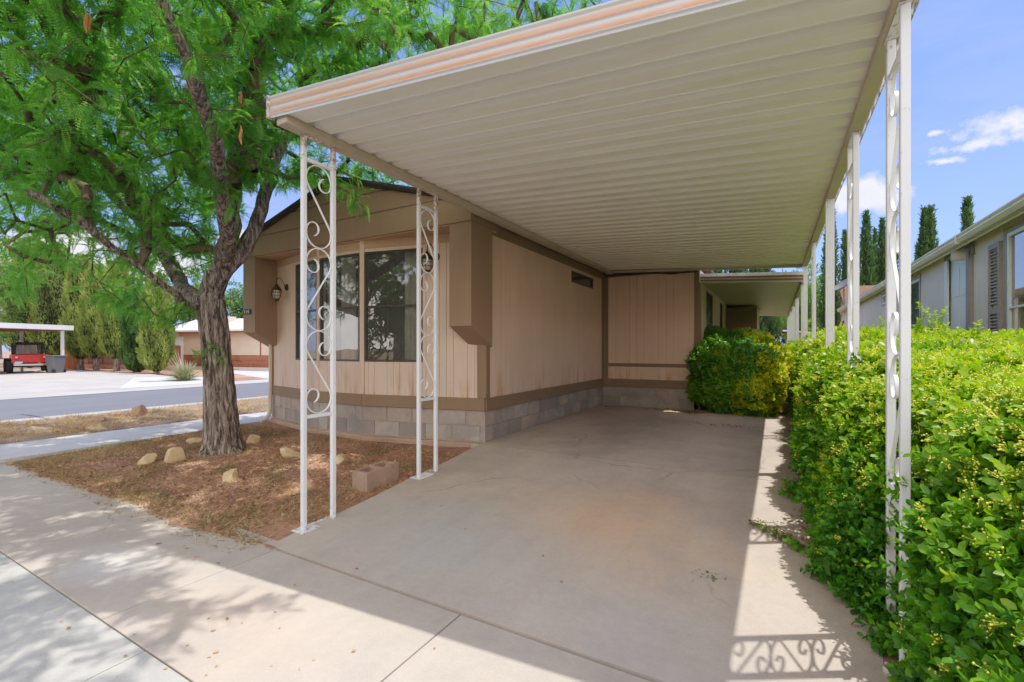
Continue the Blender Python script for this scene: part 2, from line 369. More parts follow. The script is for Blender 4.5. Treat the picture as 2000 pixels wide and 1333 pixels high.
class MB:
    def __init__(s): s.v, s.f, s.m, s.mats = [], [], [], []
    def mi(s, m):
        if m not in s.mats: s.mats.append(m)
        return s.mats.index(m)
    def add(s, vs, fs, m):
        b = len(s.v); s.v += [tuple(v) for v in vs]; k = s.mi(m)
        for f in fs: s.f.append([b+i for i in f]); s.m.append(k)
        return s
    def box(s, x0,x1,y0,y1,z0,z1, m):
        return s.obox(Vector((0,0,0)), Vector((1,0,0)), Vector((0,1,0)), Vector((0,0,1)), x0,x1,y0,y1,z0,z1, m)
    def obox(s, o, a, b, c, x0,x1,y0,y1,z0,z1, m):
        vs = [o+a*x+b*y+c*z for z in (z0,z1) for x,y in ((x0,y0),(x1,y0),(x1,y1),(x0,y1))]
        fs = [(0,3,2,1),(4,5,6,7),(0,1,5,4),(1,2,6,5),(2,3,7,6),(3,0,4,7)]
        if a.cross(b).dot(c) < 0: fs = [f[::-1] for f in fs]
        return s.add(vs, fs, m)
    def prism(s, poly, ext, m):
        "poly: list of 3D points, ext: vector"
        n = len(poly); ext = Vector(ext); vs = [Vector(p) for p in poly]+[Vector(p)+ext for p in poly]
        nrm = Vector((0,0,0))
        for i in range(n): nrm += Vector(poly[i]).cross(Vector(poly[(i+1)%n]))
        fs = [tuple(range(n)), tuple(range(2*n-1, n-1, -1))]+[(i, i+n, (i+1)%n+n, (i+1)%n) for i in range(n)]
        if nrm.dot(ext) > 0: fs = [f[::-1] for f in fs]
        return s.add(vs, fs, m)
    def tube(s, pts, rad, m, n=8, cap=True):
        pts = [Vector(p) for p in pts]
        if not hasattr(rad, '__len__'): rad = [rad]*len(pts)
        rings = []; up = Vector((0,0,1)); prev = None
        for i, p in enumerate(pts):
            t = (pts[min(i+1,len(pts)-1)]-pts[max(i-1,0)]).normalized()
            if prev is None:
                a = t.cross(up); a = a.normalized() if a.length > 1e-3 else Vector((1,0,0))
            else: a = (prev - t*prev.dot(t)).normalized()
            prev = a; b = t.cross(a)
            rings.append([p+(a*math.cos(2*PI*k/n)+b*math.sin(2*PI*k/n))*rad[i] for k in range(n)])
        vs = [v for r in rings for v in r]; fs = []
        for i in range(len(pts)-1):
            for k in range(n): fs.append((i*n+k, i*n+(k+1)%n, (i+1)*n+(k+1)%n, (i+1)*n+k))
        if cap: fs += [tuple(range(n-1,-1,-1)), tuple(range((len(pts)-1)*n, len(pts)*n))]
        return s.add(vs, fs, m)
    def lathe(s, o, prof, m, n=20, axis=(0,0,1)):
        ax = Vector(axis).normalized(); a = ax.orthogonal().normalized(); b = ax.cross(a)
        vs = [Vector(o)+ax*h+(a*math.cos(2*PI*k/n)+b*math.sin(2*PI*k/n))*r for r, h in prof for k in range(n)]
        fs = [(i*n+k, i*n+(k+1)%n, (i+1)*n+(k+1)%n, (i+1)*n+k) for i in range(len(prof)-1) for k in range(n)]
        fs += [tuple(range(n-1,-1,-1)), tuple(range((len(prof)-1)*n, len(prof)*n))]
        return s.add(vs, fs, m)
    def build(s, name, parent=None, loc=None, smooth=False, bevel=0):
        me = raw_mesh(name, s.v, s.f, s.mats, s.m)
        o = link(name, me, parent, loc)
        if smooth:
            me.polygons.foreach_set('use_smooth', np.ones(len(me.polygons), dtype=bool))
            try: me.set_sharp_from_angle(angle=R_(40))
            except Exception: pass
        if bevel:
            b = o.modifiers.new('bevel', 'BEVEL'); b.width = bevel; b.segments = 2; b.limit_method = 'ANGLE'; b.angle_limit = R_(50)
        return o
Z = Vector((0,0,1))
class Fr:
    "a facet: origin p0, direction t (left to right seen from outside), outward normal n"
    def __init__(s, p0, p1):
        s.o = Vector((p0[0], p0[1], 0)); d = Vector((p1[0]-p0[0], p1[1]-p0[1], 0)); s.L = d.length; s.t = d.normalized(); s.n = Vector((s.t.y, -s.t.x, 0))
    def box(s, mb, s0,s1,n0,n1,z0,z1,m): mb.obox(s.o, s.t, s.n, Z, s0,s1,n0,n1,z0,z1,m)
    def pt(s, a, n, z): return s.o+s.t*a+s.n*n+Z*z
def siding(mb, f, z0, z1, openings=(), spacing=.203, m=None, gap=.0055, minor=True, s0=0, s1=None):
    m = m or M['siding']; L = f.L if s1 is None else s1
    br = {s0, L}
    k = 1
    while s0+k*spacing < L: br.add(s0+k*spacing); k += 1
    if minor:
        k = 0
        while s0+(k+.5)*spacing < L:
            if k % 2 == 0: br.add(s0+(k+.5)*spacing)
            k += 1
    for o in openings: br |= {o[0], o[1]}
    br = sorted(b for b in br if s0-1e-6 <= b <= L+1e-6)
    for a, b in zip(br[:-1], br[1:]):
        if b-a < .012: continue
        mid = (a+b)/2; iv = [(z0, z1)]
        for (oa, ob, za, zb) in openings:
            if oa-1e-6 < mid < ob+1e-6:
                nv = []
                for (p, q) in iv:
                    if zb <= p or za >= q: nv.append((p, q)); continue
                    if za > p: nv.append((p, za))
                    if zb < q: nv.append((zb, q))
                iv = nv
        for (p, q) in iv:
            f.box(mb, a+gap/2, b-gap/2, 0, .011, p, q, m)
            f.box(mb, a, b, -.03, 0, p, q, m)
def window(parent, f, a, b, z0, z1, rail=True, curtain=None, frame=.028, glass=None, fm=None, recess=0.0):
    fm = fm or M['dark_metal']; mb = MB()
    o = .018
    f.box(mb, a, b, -.03, o, z0, z0+frame, fm); f.box(mb, a, b, -.03, o, z1-frame, z1, fm)
    f.box(mb, a, a+frame, -.03, o, z0+frame, z1-frame, fm); f.box(mb, b-frame, b, -.03, o, z0+frame, z1-frame, fm)
    if rail: f.box(mb, a+frame, b-frame, -.02, o-.006, (z0+z1)/2-.014, (z0+z1)/2+.014, fm)
    w = mb.build('window', parent, bevel=.002)
    mb = MB(); g = glass or M['glass']
    p = [f.pt(a+frame, -.012, z0+frame), f.pt(b-frame, -.012, z0+frame), f.pt(b-frame, -.012, z1-frame), f.pt(a+frame, -.012, z1-frame)]
    mb.add(p, [(0,1,2,3)], g); mb.build('pane', w)
    if curtain:
        mb = MB()
        for (ca, cb) in curtain:
            n = max(4, int((cb-ca)*60)); pts = []
            for i in range(n+1):
                s_ = ca+(cb-ca)*i/n; pts.append((s_, -.12+.018*math.sin(i*1.7)+.006*math.sin(i*.6)))
            for (s_, q), (s2, q2) in zip(pts[:-1], pts[1:]):
                mb.add([f.pt(s_, q, z0-.02), f.pt(s2, q2, z0-.02), f.pt(s2, q2, z1+.02), f.pt(s_, q, z1+.02)], [(0,1,2,3)], M['curtain'])
        mb.build('curtain', w, smooth=True)
    return w
# vectorised instancing of a small template
def rotmats(d, roll):
    "rows of unit vectors d -> matrices whose local Y axis points along d"
    d = d/np.linalg.norm(d, axis=1, keepdims=True)
    up = np.where(np.abs(d[:,2:3]) < .95, np.array([[0,0,1.]]), np.array([[1.,0,0]]))
    x = np.cross(d, up); x /= np.linalg.norm(x, axis=1, keepdims=True); z = np.cross(x, d)
    c, s = np.cos(roll)[:,None], np.sin(roll)[:,None]
    x2 = x*c+z*s; z2 = -x*s+z*c
    return np.stack([x2, d, z2], axis=2)
def scatter(tv, tf, R, T, S):
    n, k = len(T), len(tv)
    v = np.einsum('nij,kj->nki', R, tv)*S[:,None,None]+T[:,None,:]
    f = tf[None,:,:]+(np.arange(n)*k)[:,None,None]
    return v.reshape(-1,3), f.reshape(-1, tf.shape[1])
def leafobj(name, parts, mats, parent=None, loc=None):
    "parts: list of (v, f, rnd per vertex, material index)"
    V, Fc, A, I, b = [], [], [], [], 0
    for v, f, r, mi in parts:
        V.append(v); Fc.append(f+b); A.append(r); I.append(np.full(len(f), mi)); b += len(v)
    me = raw_mesh(name, np.concatenate(V), np.concatenate(Fc), mats, np.concatenate(I), attrs={'rnd': np.concatenate(A)})
    return link(name, me, parent, loc)
def vnoise(P, s, seed=0):
    return np.array([mn.noise(Vector((p[0]*s+seed, p[1]*s+seed*.7, p[2]*s-seed))) for p in P])
def rock(name, c, r, m, label, seed, squash=.6, group=None, parent=None):
    import bmesh
    bm = bmesh.new(); bmesh.ops.create_icosphere(bm, subdivisions=4, radius=1)
    rs = np.random.default_rng(seed); pl = [(Vector(rs.normal(size=3)).normalized(), rs.uniform(.34,.72)) for _ in range(10)]
    for v in bm.verts:
        p = v.co.normalized(); k = 1.0
        for n, d in pl:
            t = p.dot(n)
            if t > 1e-3: k = min(k, d/t)
        k *= 1+.03*mn.noise(p*3+Vector((seed,0,0)))+.05*mn.noise(p*9+Vector((seed,0,0)))
        v.co = Vector((p.x*r[0], p.y*r[1], p.z*r[2]*1.0))*k
    me = bpy.data.meshes.new(name); bm.to_mesh(me); bm.free(); me.materials.append(m)
    me.transform(Matrix.Rotation(rs.uniform(0,6), 4, 'Z'))
    me.transform(Matrix.Translation(Vector(c)))
    o = link(name, me, None, c); tag(o, label, 'rock', group); return o

# ================================================================= WORLD, SUN, CAMERA
SUND = Vector((.2475, .1405, 1)).normalized()      # towards the sun
elev = math.asin(SUND.z); az = math.atan2(SUND.x, SUND.y)
w = bpy.data.worlds.new('World'); sc.world = w; w.use_nodes = True
nt = w.node_tree; nt.nodes.clear()
sky = nt.nodes.new('ShaderNodeTexSky'); sky.sky_type = 'NISHITA'; sky.sun_disc = False
sky.sun_elevation = elev; sky.sun_rotation = az; sky.altitude = 900; sky.air_density = 1.0; sky.dust_density = 1.2; sky.ozone_density = 1.5
tc = nt.nodes.new('ShaderNodeTexCoord'); gen = tc.outputs['Generated']
skyc = mixc(nt, 1, sky.outputs[0], (.78,.96,1.62), 'MULTIPLY')
def dirv(px, py):
    v = at(px, py, 1.0)-Vector((0,0,CAMZ)); return v.normalized()
def blob(px, py, rx, ry, rot, nscale, amp, edge0=.55, edge1=1.0):
    "soft cloud patch round one direction; rx, ry in radians"
    c = dirv(px, py); r = Vector((CT, ST, 0)); u = r.cross(c).normalized()*-1
    u = c.cross(r).normalized(); u = u if u.z > 0 else -u
    a = r*math.cos(rot)+u*math.sin(rot); b = -r*math.sin(rot)+u*math.cos(rot)
    def dot(vec, k):
        d = nt.nodes.new('ShaderNodeVectorMath'); d.operation = 'DOT_PRODUCT'; nt.links.new(gen, d.inputs[0]); d.inputs[1].default_value = vec
        return mathn(nt, 'MULTIPLY', mathn(nt, 'SUBTRACT', d.outputs['Value'], vec.dot(c)), 1/k)
    xa, yb = dot(a, rx), dot(b, ry)
    rr = mathn(nt, 'SQRT', mathn(nt, 'ADD', mathn(nt, 'MULTIPLY', xa, xa), mathn(nt, 'MULTIPLY', yb, yb)))
    nn = noise(nt, nscale, 6, .6, gen)
    rr = mathn(nt, 'ADD', rr, mathn(nt, 'MULTIPLY', mathn(nt, 'SUBTRACT', nn.outputs[0], .5), amp))
    front = nt.nodes.new('ShaderNodeVectorMath'); front.operation = 'DOT_PRODUCT'; nt.links.new(gen, front.inputs[0]); front.inputs[1].default_value = c
    fr = mathn(nt, 'GREATER_THAN', front.outputs['Value'], 0)
    return mathn(nt, 'MULTIPLY', ramp(nt, [(edge0,(1,1,1)), (edge1,(0,0,0))], rr).outputs[0], fr)
# thin high haze
mp = nt.nodes.new('ShaderNodeMapping'); mp.inputs['Scale'].default_value = (1.2,3.4,6); mp.inputs['Rotation'].default_value = (0,.2,.5); nt.links.new(gen, mp.inputs[0])
wisp = noise(nt, 1.6, 8, .62, mp.outputs[0], .3)
wf = ramp(nt, [(.47,(0,0,0)), (.80,(.50,.50,.50))], wisp.outputs[0]).outputs[0]
sep = nt.nodes.new('ShaderNodeSeparateXYZ'); nt.links.new(gen, sep.inputs[0])
hz = ramp(nt, [(0,(.45,.45,.45)), (.4,(.10,.10,.10)), (.8,(0,0,0))], sep.outputs[2]).outputs[0]
CL = (8.2, 8.3, 8.8)
skyc = mixc(nt, hz, skyc, (2.1,3.2,6.4))
skyc = mixc(nt, wf, skyc, (3.0,3.6,6.0))
cum = [blob(1690, 385, .060, .034, .05, 26, 1.5, .5, .95), blob(1985, 240, .055, .020, .38, 46, 2.2, .1, .95), blob(1925, 278, .050, .013, .42, 60, 2.4, .05, .9),
       blob(1826, 260, .009, .005, .3, 90, 1.6, .3, 1.0), blob(1840, 315, .020, .006, .2, 80, 2.4, .1, 1.0),
       blob(480, 460, .05, .012, .1, 20, 1.0), blob(500, 500, .02, .008, .0, 30, 1.0), blob(300, 520, .1, .03, .1, 12, 1.0), blob(90, 480, .08, .03, .2, 12, 1.0)]
cf = cum[0]
for x in cum[1:]: cf = mathn(nt, 'MAXIMUM', cf, x)
cshade = mixc(nt, noise(nt, 30, 4, .6, gen).outputs[0], (5.0,5.2,6.2), (7.0,7.0,7.2))
skyc = mixc(nt, mathn(nt, 'MULTIPLY', cf, .92), skyc, cshade)
# bright cumulus added behind the camera as neutral fill for the carport shade
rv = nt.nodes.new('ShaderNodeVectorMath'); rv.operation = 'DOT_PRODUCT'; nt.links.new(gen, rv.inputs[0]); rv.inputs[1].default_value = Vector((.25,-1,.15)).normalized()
fill_clouds = noise(nt, 3.2, 8, .6, gen, .4)
bf = mathn(nt, 'MULTIPLY', ramp(nt, [(.22,(0,0,0)), (.5,(1,1,1))], rv.outputs['Value']).outputs[0], ramp(nt, [(.38,(0,0,0)), (.52,(1,1,1))], fill_clouds.outputs[0]).outputs[0])
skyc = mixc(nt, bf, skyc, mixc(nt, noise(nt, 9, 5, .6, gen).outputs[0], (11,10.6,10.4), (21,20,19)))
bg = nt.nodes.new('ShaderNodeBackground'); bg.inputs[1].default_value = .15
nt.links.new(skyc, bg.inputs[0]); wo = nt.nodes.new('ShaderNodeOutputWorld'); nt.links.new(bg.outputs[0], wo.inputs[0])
ld = bpy.data.lights.new('sun', 'SUN'); ld.energy = 4.2; ld.angle = R_(.53); ld.color = (1,.955,.89)
lo = bpy.data.objects.new('sun', ld); col.objects.link(lo); lo.rotation_euler = SUND.to_track_quat('Z','Y').to_euler(); lo.location = (20,12,60)
cd = bpy.data.cameras.new('camera'); cd.lens = 36*F0/2000; cd.sensor_width = 36; cd.shift_y = 15.5/2000; cd.clip_start = .05; cd.clip_end = 2000
co = bpy.data.objects.new('camera', cd); col.objects.link(co); co.location = (0,0,CAMZ); co.rotation_euler = (PI/2, 0, TH); sc.camera = co
sc.view_settings.view_transform = 'Standard'; sc.view_settings.look = 'None'; sc.view_settings.exposure = 0
# gentle tone curve: the photograph is developed with open, slightly warm shadows
sc.view_settings.use_curve_mapping = True
cm = sc.view_settings.curve_mapping
def setcurve(c, pts):
    c.points[0].location = pts[0]; c.points[1].location = pts[-1]
    for p in pts[1:-1]: c.points.new(*p)
setcurve(cm.curves[3], [(0,0),(.04,.064),(.10,.162),(.20,.305),(.40,.52),(.70,.77),(1,.97)])
setcurve(cm.curves[0], [(0,0),(.10,.107),(.35,.36),(1,1)])
setcurve(cm.curves[2], [(0,0),(.10,.093),(.35,.34),(1,1)])
cm.update()
sc.render.engine = 'CYCLES'
sc.cycles.max_bounces = 7; sc.cycles.diffuse_bounces = 4; sc.cycles.glossy_bounces = 3; sc.cycles.transparent_max_bounces = 8
sc.cycles.use_adaptive_sampling = True; sc.cycles.adaptive_threshold = .02

# ================================================================= GROUND
def zg(Y): return 0 if Y <= 2.0 else (.16*(Y-2.0)/2.9 if Y < 4.9 else .16)
mb = MB()
mb.add([(-600,-600,-.16),(600,-600,-.16),(600,600,-.16),(-600,600,-.16)], [(0,1,2,3)], M['earth'])
tag(mb.build('ground'), kind='structure')
def sheet_y(name, x0f, x1f, ys, zf, m, th=.1):
    mb = MB(); nx = 6
    for y0, y1 in zip(ys[:-1], ys[1:]):
        pass
    vs, fs = [], []
    for y in ys:
        for i in range(nx+1):
            x = x0f(y)+(x1f(y)-x0f(y))*i/nx; vs.append((x, y, zf(y)))
    n = len(vs)
    for y in ys:
        for i in (0, nx):
            x = x0f(y) if i == 0 else x1f(y); vs.append((x, y, zf(y)-th))
    for j in range(len(ys)-1):
        for i in range(nx): a = j*(nx+1)+i; fs.append((a, a+1, a+nx+2, a+nx+1))
        a = j*(nx+1); b = n+2*j
        fs.append((a, a+nx+1, b+2, b)); fs.append((a+nx, b+1, b+3, a+2*nx+1))
    fs.append((0, n, n+1, nx)); 
    a = (len(ys)-1)*(nx+1); b = n+2*(len(ys)-1); fs.append((a, a+nx, b+1, b))
    mb.add(vs, fs, m); return mb.build(name)
lx = lambda y: -3.08-(.19*max(0, min(1, (y-2)/3)))+.012*math.sin(y*5)+.008*math.sin(y*13)
tag(sheet_y('driveway_slab', lx, lambda y: .62, [1.974,2.2,2.5,3,3.5,4,4.5,4.893], zg, M['drive']), kind='structure')
tag(sheet_y('driveway_slab', lambda y: -3.40, lambda y: .62, [4.905,6,7.40], zg, M['drive']), kind='structure')
tag(sheet_y('driveway_slab', lambda y: -3.40, lambda y: .62, [7.407,8.5,9.9], zg, M['drive']), kind='structure')
tag(sheet_y('path', lambda y: -1.2, lambda y: .62, [9.905,14,20,27], zg, M['drive']), kind='structure')
mb = MB(); mb.add([(-3.06,1.9,-.09),(.6,1.9,-.09),(.6,2.2,-.09),(-3.06,2.2,-.09)], [(0,1,2,3)], M['gap']); mb.add([(-3.2,4.8,.12),(.6,4.8,.12),(.6,5,.12),(-3.2,5,.12)], [(0,1,2,3)], M['gap'])
mb.add([(-12.5,.6,-.09),(9,.6,-.09),(9,2.0,-.09),(-12.5,2.0,-.09)], [(0,1,2,3)], M['gap'])
tag(mb.build('ground'), kind='structure')
# sidewalk bays with joints
xs = [-13.5,-12,-10.5,-9,-7.5,-6.0,-4.5,-2.985,-1.42,.1,1.6,3.2,6.0]
for i, (a, b) in enumerate(zip(xs[:-1], xs[1:])):
    g1 = .0035 if i != 8 else .006
    mb = MB(); mb.box(a+g1, b-.0035, 1.010, 1.95 if -3.1 < (a+b)/2 < .7 else 2.05, -.1, 0, M['walk'])
    tag(mb.build('sidewalk', bevel=.004), kind='structure')
xs = [-13.5,-11,-8.6,-6.2,-4.3,-2.5,-.8,1.0,3.0,6]
for a, b in zip(xs[:-1], xs[1:]):
    mb = MB()
    pr = [(1.0,0.0),(.82,-.004),(.62,-.02),(.45,-.055),(.3,-.09),(-.15,-.10)]
    mb.prism([(a+.003, y, z) for y, z in pr]+[(a+.003,-.15,-.2),(a+.003,1.0,-.2)], (b-a-.006,0,0), M['gutter'])
    tag(mb.build('kerb'), kind='structure')
mb = MB(); mb.add([(-19.5,-9,-.105),(30,-9,-.105),(30,-.15,-.105),(-19.5,-.15,-.105)], [(0,1,2,3)], M['asphalt'])
mb.add([(-19.5,-.15,-.106),(-13.9,-.15,-.106),(-13.9,60,-.106),(-19.5,60,-.106)], [(0,1,2,3)], M['asphalt'])
tag(mb.build('road'), kind='structure')
mb = MB(); mb.prism([(-13.9,-.15,-.105),(-13.4,-.15,-.10),(-13.0,-.15,-.05),(-12.6,-.15,-.01),(-12.3,-.15,0),(-12.3,-.15,-.2),(-13.9,-.15,-.2)], (0,60,0), M['gutter'])
tag(mb.build('kerb'), kind='structure')
# yard surface
def yardz(X, Y):
    s = min(1, max(0, (Y-1.8)/2.8)); s = s*s*(3-2*s)
    z = .012+.07*s
    z += .035*math.exp(-((X+6.2)**2+(Y-3.4)**2)/.35)
    e = max(0, 1-max(0, (-3.08-X))/.8)
    z = z*(1-e)+e*(zg(Y)-.03 if Y > 2 else -.002)
    z += .018*mn.noise(Vector((X*1.3,Y*1.3,0)))+.012*mn.noise(Vector((X*4,Y*4,3)))+.006*mn.noise(Vector((X*13,Y*13,5)))
    edge = 1.80+.09*mn.noise(Vector((X*1.1,0,8)))+.05*mn.noise(Vector((X*5,2,0)))-.02*(X+5)*-.9
    k = max(0, min(1, (Y-edge)/.10)); z = z*k+(-.03)*(1-k)
    if X < -7.8:
        pd = min(abs(X+9.4+.03*math.sin(Y*3)), abs(X+8.05+.03*math.sin(Y*2.2)))
        if -9.4 < X < -8.05: z = .0
        elif X < -9.4: z = .055-.02*max(0,(-10.5-X))+.02*mn.noise(Vector((X*2,Y*2,0)))
    return z
def grid(name, x0,x1,y0,y1,dx,dy,zf,m):
    nx, ny = int(round((x1-x0)/dx)), int(round((y1-y0)/dy))
    X = np.linspace(x0,x1,nx+1); Y = np.linspace(y0,y1,ny+1)
    V = np.array([(x,y,zf(x,y)) for y in Y for x in X])
    I = np.arange((nx+1)*(ny+1)).reshape(ny+1,nx+1)
    Fq = np.stack([I[:-1,:-1],I[:-1,1:],I[1:,1:],I[1:,:-1]],axis=2).reshape(-1,4)
    return link(name, raw_mesh(name, V, Fq, [m], smooth=True))
tag(grid('yard_ground', -8.1,-3.0,1.55,5.4,.03,.03,yardz,M['dirt']), kind='structure')
tag(grid('yard_ground', -12.4,-8.05,1.55,8,.06,.06,yardz,M['earth']), kind='structure')
mb = MB(); mb.box(-12.35,-8.0,8,30,-.1,.03,M['earth']); tag(mb.build('yard_ground'), kind='structure')
mb = MB(); mb.box(-8.12,-3.3,5.4,8.0,-.1,.06,M['dirt']); tag(mb.build('yard_ground'), kind='structure')
mb = MB(); ys = [1.6,2.6,4.1,5.6,7.1,8.6,14,24]
for a, b in zip(ys[:-1], ys[1:]): mb.box(-9.36,-8.1,a+.004,b-.004,-.1,.05,M['path'])
tag(mb.build('garden_path', bevel=.004), kind='structure')
# soil under the hedge and to the neighbour
tag(grid('ground_strip', .33,2.8,.9,27,.12,.2,lambda x,y: zg(y)+.01+.025*mn.noise(Vector((x*3,y*3,0)))-.06*max(0,1-(x-.33)/.12),M['dirt']), kind='structure')
# far side of the street
mb = MB()
mb.add([(-46,1,-.09),(-21.5,1.0,-.09),(-21.5,11.5,-.09),(-32,13,-.09),(-46,13,-.09)], [(0,1,2,3,4)], M['apron'])
mb.add([(-21.5,-8,-.094),(-19.5,-8,-.094),(-19.5,40,-.094),(-21.5,40,-.094)], [(0,1,2,3)], M['gutter'])
tag(mb.build('driveway_slab'), kind='structure')
mb = MB(); p = [at(155,757,16.5), at(225,735,25), at(260,733,25), at(365,747,20), at(300,752,18)]
mb.add([(-21.0,7.6,-.085),(-21.0,10.9,-.085),(-24.2,13.4,-.085),(-27.5,12.6,-.085),(-28.2,10.8,-.085)], [(0,1,2,3,4)], M['path']); tag(mb.build('pavement'), kind='structure')
mb = MB(); mb.add([(-34,17.5,-.08),(-21.2,13.6,-.08),(-21.2,22,-.08),(-34,22,-.08)], [(0,1,2,3)], M['path']); tag(mb.build('path'), kind='structure')
mb = MB(); dpt = (-24.2,10.8); mb.box(-24.55,-24.15,9.55,11.05,-.083,-.078,M['vent']); mb.box(-24.3,-24.05,11.5,11.9,-.083,-.078,M['vent'])
tag(mb.build('drain_cover', loc=(-24.3,10.3,-.083)), 'flat dark drain cover set in the pale concrete apron', 'drain cover')

# ================================================================= MOBILE HOME
XW, Y0 = -3.27, 5.04
C0, B1, B2, C1 = (XW, Y0), (-5.10, 4.66), (-6.04, 4.66), (-7.81, Y0)
home = thing('mobile_home', 'tan mobile home with brown trim, bowed front windows and block skirting', 'mobile home', (-5.5, 5.0, 0))
fr_l, fr_m, fr_r = Fr(C1, B2), Fr(B2, B1), Fr(B1, C0)
fs_, fb = Fr((XW, Y0), (XW, 9.77)), Fr((XW, 9.77), (-1.29, 9.77))
fs2 = Fr((-1.29, 9.77), (-1.29, 24)); fleft = Fr((-7.81, 24), C1)
TZ = .573
WZ0, WZ1 = 1.20, 2.755
mb = MB()
def onf(f, px):
    "distance along a facet seen at photo column px"
    u = (px-1000)/F0; dx, dy = u*CT-ST, u*ST+CT
    # o + t*s = k*(dx,dy)
    det = f.t.x*(-dy)+f.t.y*dx
    s_ = (-f.o.x*(-dy)-f.o.y*dx)/det
    return s_
wr = (onf(fr_r, 713), onf(fr_r, 826)); wm = (.03, fr_m.L-.05); wl = (onf(fr_l, 579), fr_l.L-.04)
siding(mb, fr_r, TZ+.16, 2.93, [(wr[0], wr[1], WZ0, WZ1)])
siding(mb, fr_m, TZ+.16, 2.93, [(wm[0], wm[1], WZ0, WZ1)])
siding(mb, fr_l, TZ+.16, 2.93, [(wl[0], wl[1], WZ0, WZ1)])
mb.build('front_wall', home)
wsm = (onf(fs_, 1115), onf(fs_, 1157))
sw = [(1.0,2.15,1.25,2.65), (3.9,4.5,1.25,2.65)]
mb = MB(); siding(mb, fs_, TZ+.16, 3.04, [(wsm[0], wsm[1], 2.62, 2.83)]); mb.build('side_wall', home)
mb = MB(); siding(mb, fb, TZ+.16, 2.96, [], spacing=.30); mb.build('rear_wall', home)
mb = MB(); siding(mb, fs2, TZ+.16, 2.96, sw); mb.build('side_wall', home)
mb = MB(); siding(mb, fleft, TZ+.16, 3.04, [], spacing=.4, minor=False); mb.build('side_wall', home)

# trim bands
mb = MB()
for f in (fr_l, fr_m, fr_r, fs_, fb, fs2, fleft):
    f.box(mb, 0, f.L, -.02, .028, TZ, TZ+.165, M['trim'])
fb.box(mb, .03, fb.L-.07, .0, .024, 1.005, 1.075, M['trim'])
fs_.box(mb, .0, .07, .0, .032, TZ+.168, 2.93, M['trim'])
fr_r.box(mb, fr_r.L-.10, fr_r.L+.03, .002, .034, TZ+.168, 1.45, M['trim'])
fr_l.box(mb, -.02, .10, .002, .032, TZ+.168, 1.45, M['trim'])
fs_.box(mb, fs_.L-.10, fs_.L-.002, .0, .03, TZ+.168, 3.0, M['trim'])
fb.box(mb, 0.03, .13, .0, .03, TZ+.168, 2.97, M['trim'])
fb.box(mb, fb.L-.09, fb.L, .0, .026, TZ+.168, 2.96, M['trim'])
fs2.box(mb, .0, .09, .0, .03, TZ+.168, 2.7, M['trim'])
fs_.box(mb, .08, fs_.L-.1, .0, .03, 2.895, 3.045, M['trim'])
fb.box(mb, .14, fb.L-.1, .0, .03, 2.93, 2.97, M['trim'])
# narrow mullion boards between the bow windows
mb.build('trim', home, bevel=.003)
mb = MB()
for f, a in ((fr_r, 0.0), (fr_m, fr_m.L)):
    pass
fr_r.box(mb, -.012, .035, .0, .026, TZ+.17, 2.93, M['siding']); fr_m.box(mb, fr_m.L-.035, fr_m.L+.012, .0, .0265, TZ+.17, 2.93, M['siding'])
fr_l.box(mb, fr_l.L-.03, fr_l.L+.01, .0, .026, TZ+.17, 2.93, M['siding'])
for f in (fr_l, fr_m, fr_r): f.box(mb, 0.03, f.L-.03, .0, .02, 2.80, 2.93, M['soffit'])
mb.build('head_trim', home)
# skirting blocks
mb = MB()
def blocks(f, zt, rows, skip=None, s0=0, off=0, footz=-.05):
    L = f.L
    f.box(mb, s0, L, -.12, -.012, footz, zt, M['mortar'])
    for r in range(rows):
        z1 = zt-r*.203-.006; z0 = z1-.191
        s_ = s0-(.2 if (r+off) % 2 else 0)
        while s_ < L:
            a, b = max(s0, s_+.005), min(L, s_+.39+rng.uniform(-.004,.004))
            if b-a > .03 and not (skip and skip[0] < (a+b)/2 < skip[1] and r == 0):
                n = rng.uniform(-.003,.002)
                f.box(mb, a, b, -.1, n, z0+rng.uniform(-.002,.002), z1, M['block'])
            s_ += .4
for f in (fr_l, fr_m, fr_r): blocks(f, TZ, 2)
vs_ = onf(fs_, 1101)
blocks(fs_, TZ, 2, skip=(vs_-.14, vs_+.16)); blocks(fb, TZ, 2, off=1); blocks(fs2, TZ, 2); blocks(fleft, TZ, 2)
mb.build('skirting', home)
mb = MB(); 
# decorative screen block
f = fs_; cs = vs_; a0, a1 = cs-.2, cs+.2
f.box(mb, a0, a1, -.10, -.03, .375, .568, M['vent'])
for q in (a0, a1-.02): f.box(mb, q, q+.02, -.03, 0, .375, .568, M['block'])
f.box(mb, a0+.02, a1-.02, -.03, 0, .375, .392, M['block']); f.box(mb, a0+.02, a1-.02, -.03, 0, .551, .568, M['block'])
for k in range(2):
    c0 = a0+.02+.18*k; c1 = c0+.18
    for (p, q) in (((c0,.392),(c1,.551)), ((c0,.551),(c1,.392))):
        P, Q = f.pt(p[0],-.025,p[1]), f.pt(q[0],-.025,q[1]); mb.tube([P,Q], .014, M['block'], 5)
mb.build('vent_block', home)
mb = MB()
for f in (fr_l, fr_m, fr_r): f.box(mb, -.0, f.L, -.12, .035+.02*rng.random(), -.1, .155, M['footing'])
mb.build('footing', home, bevel=.015)
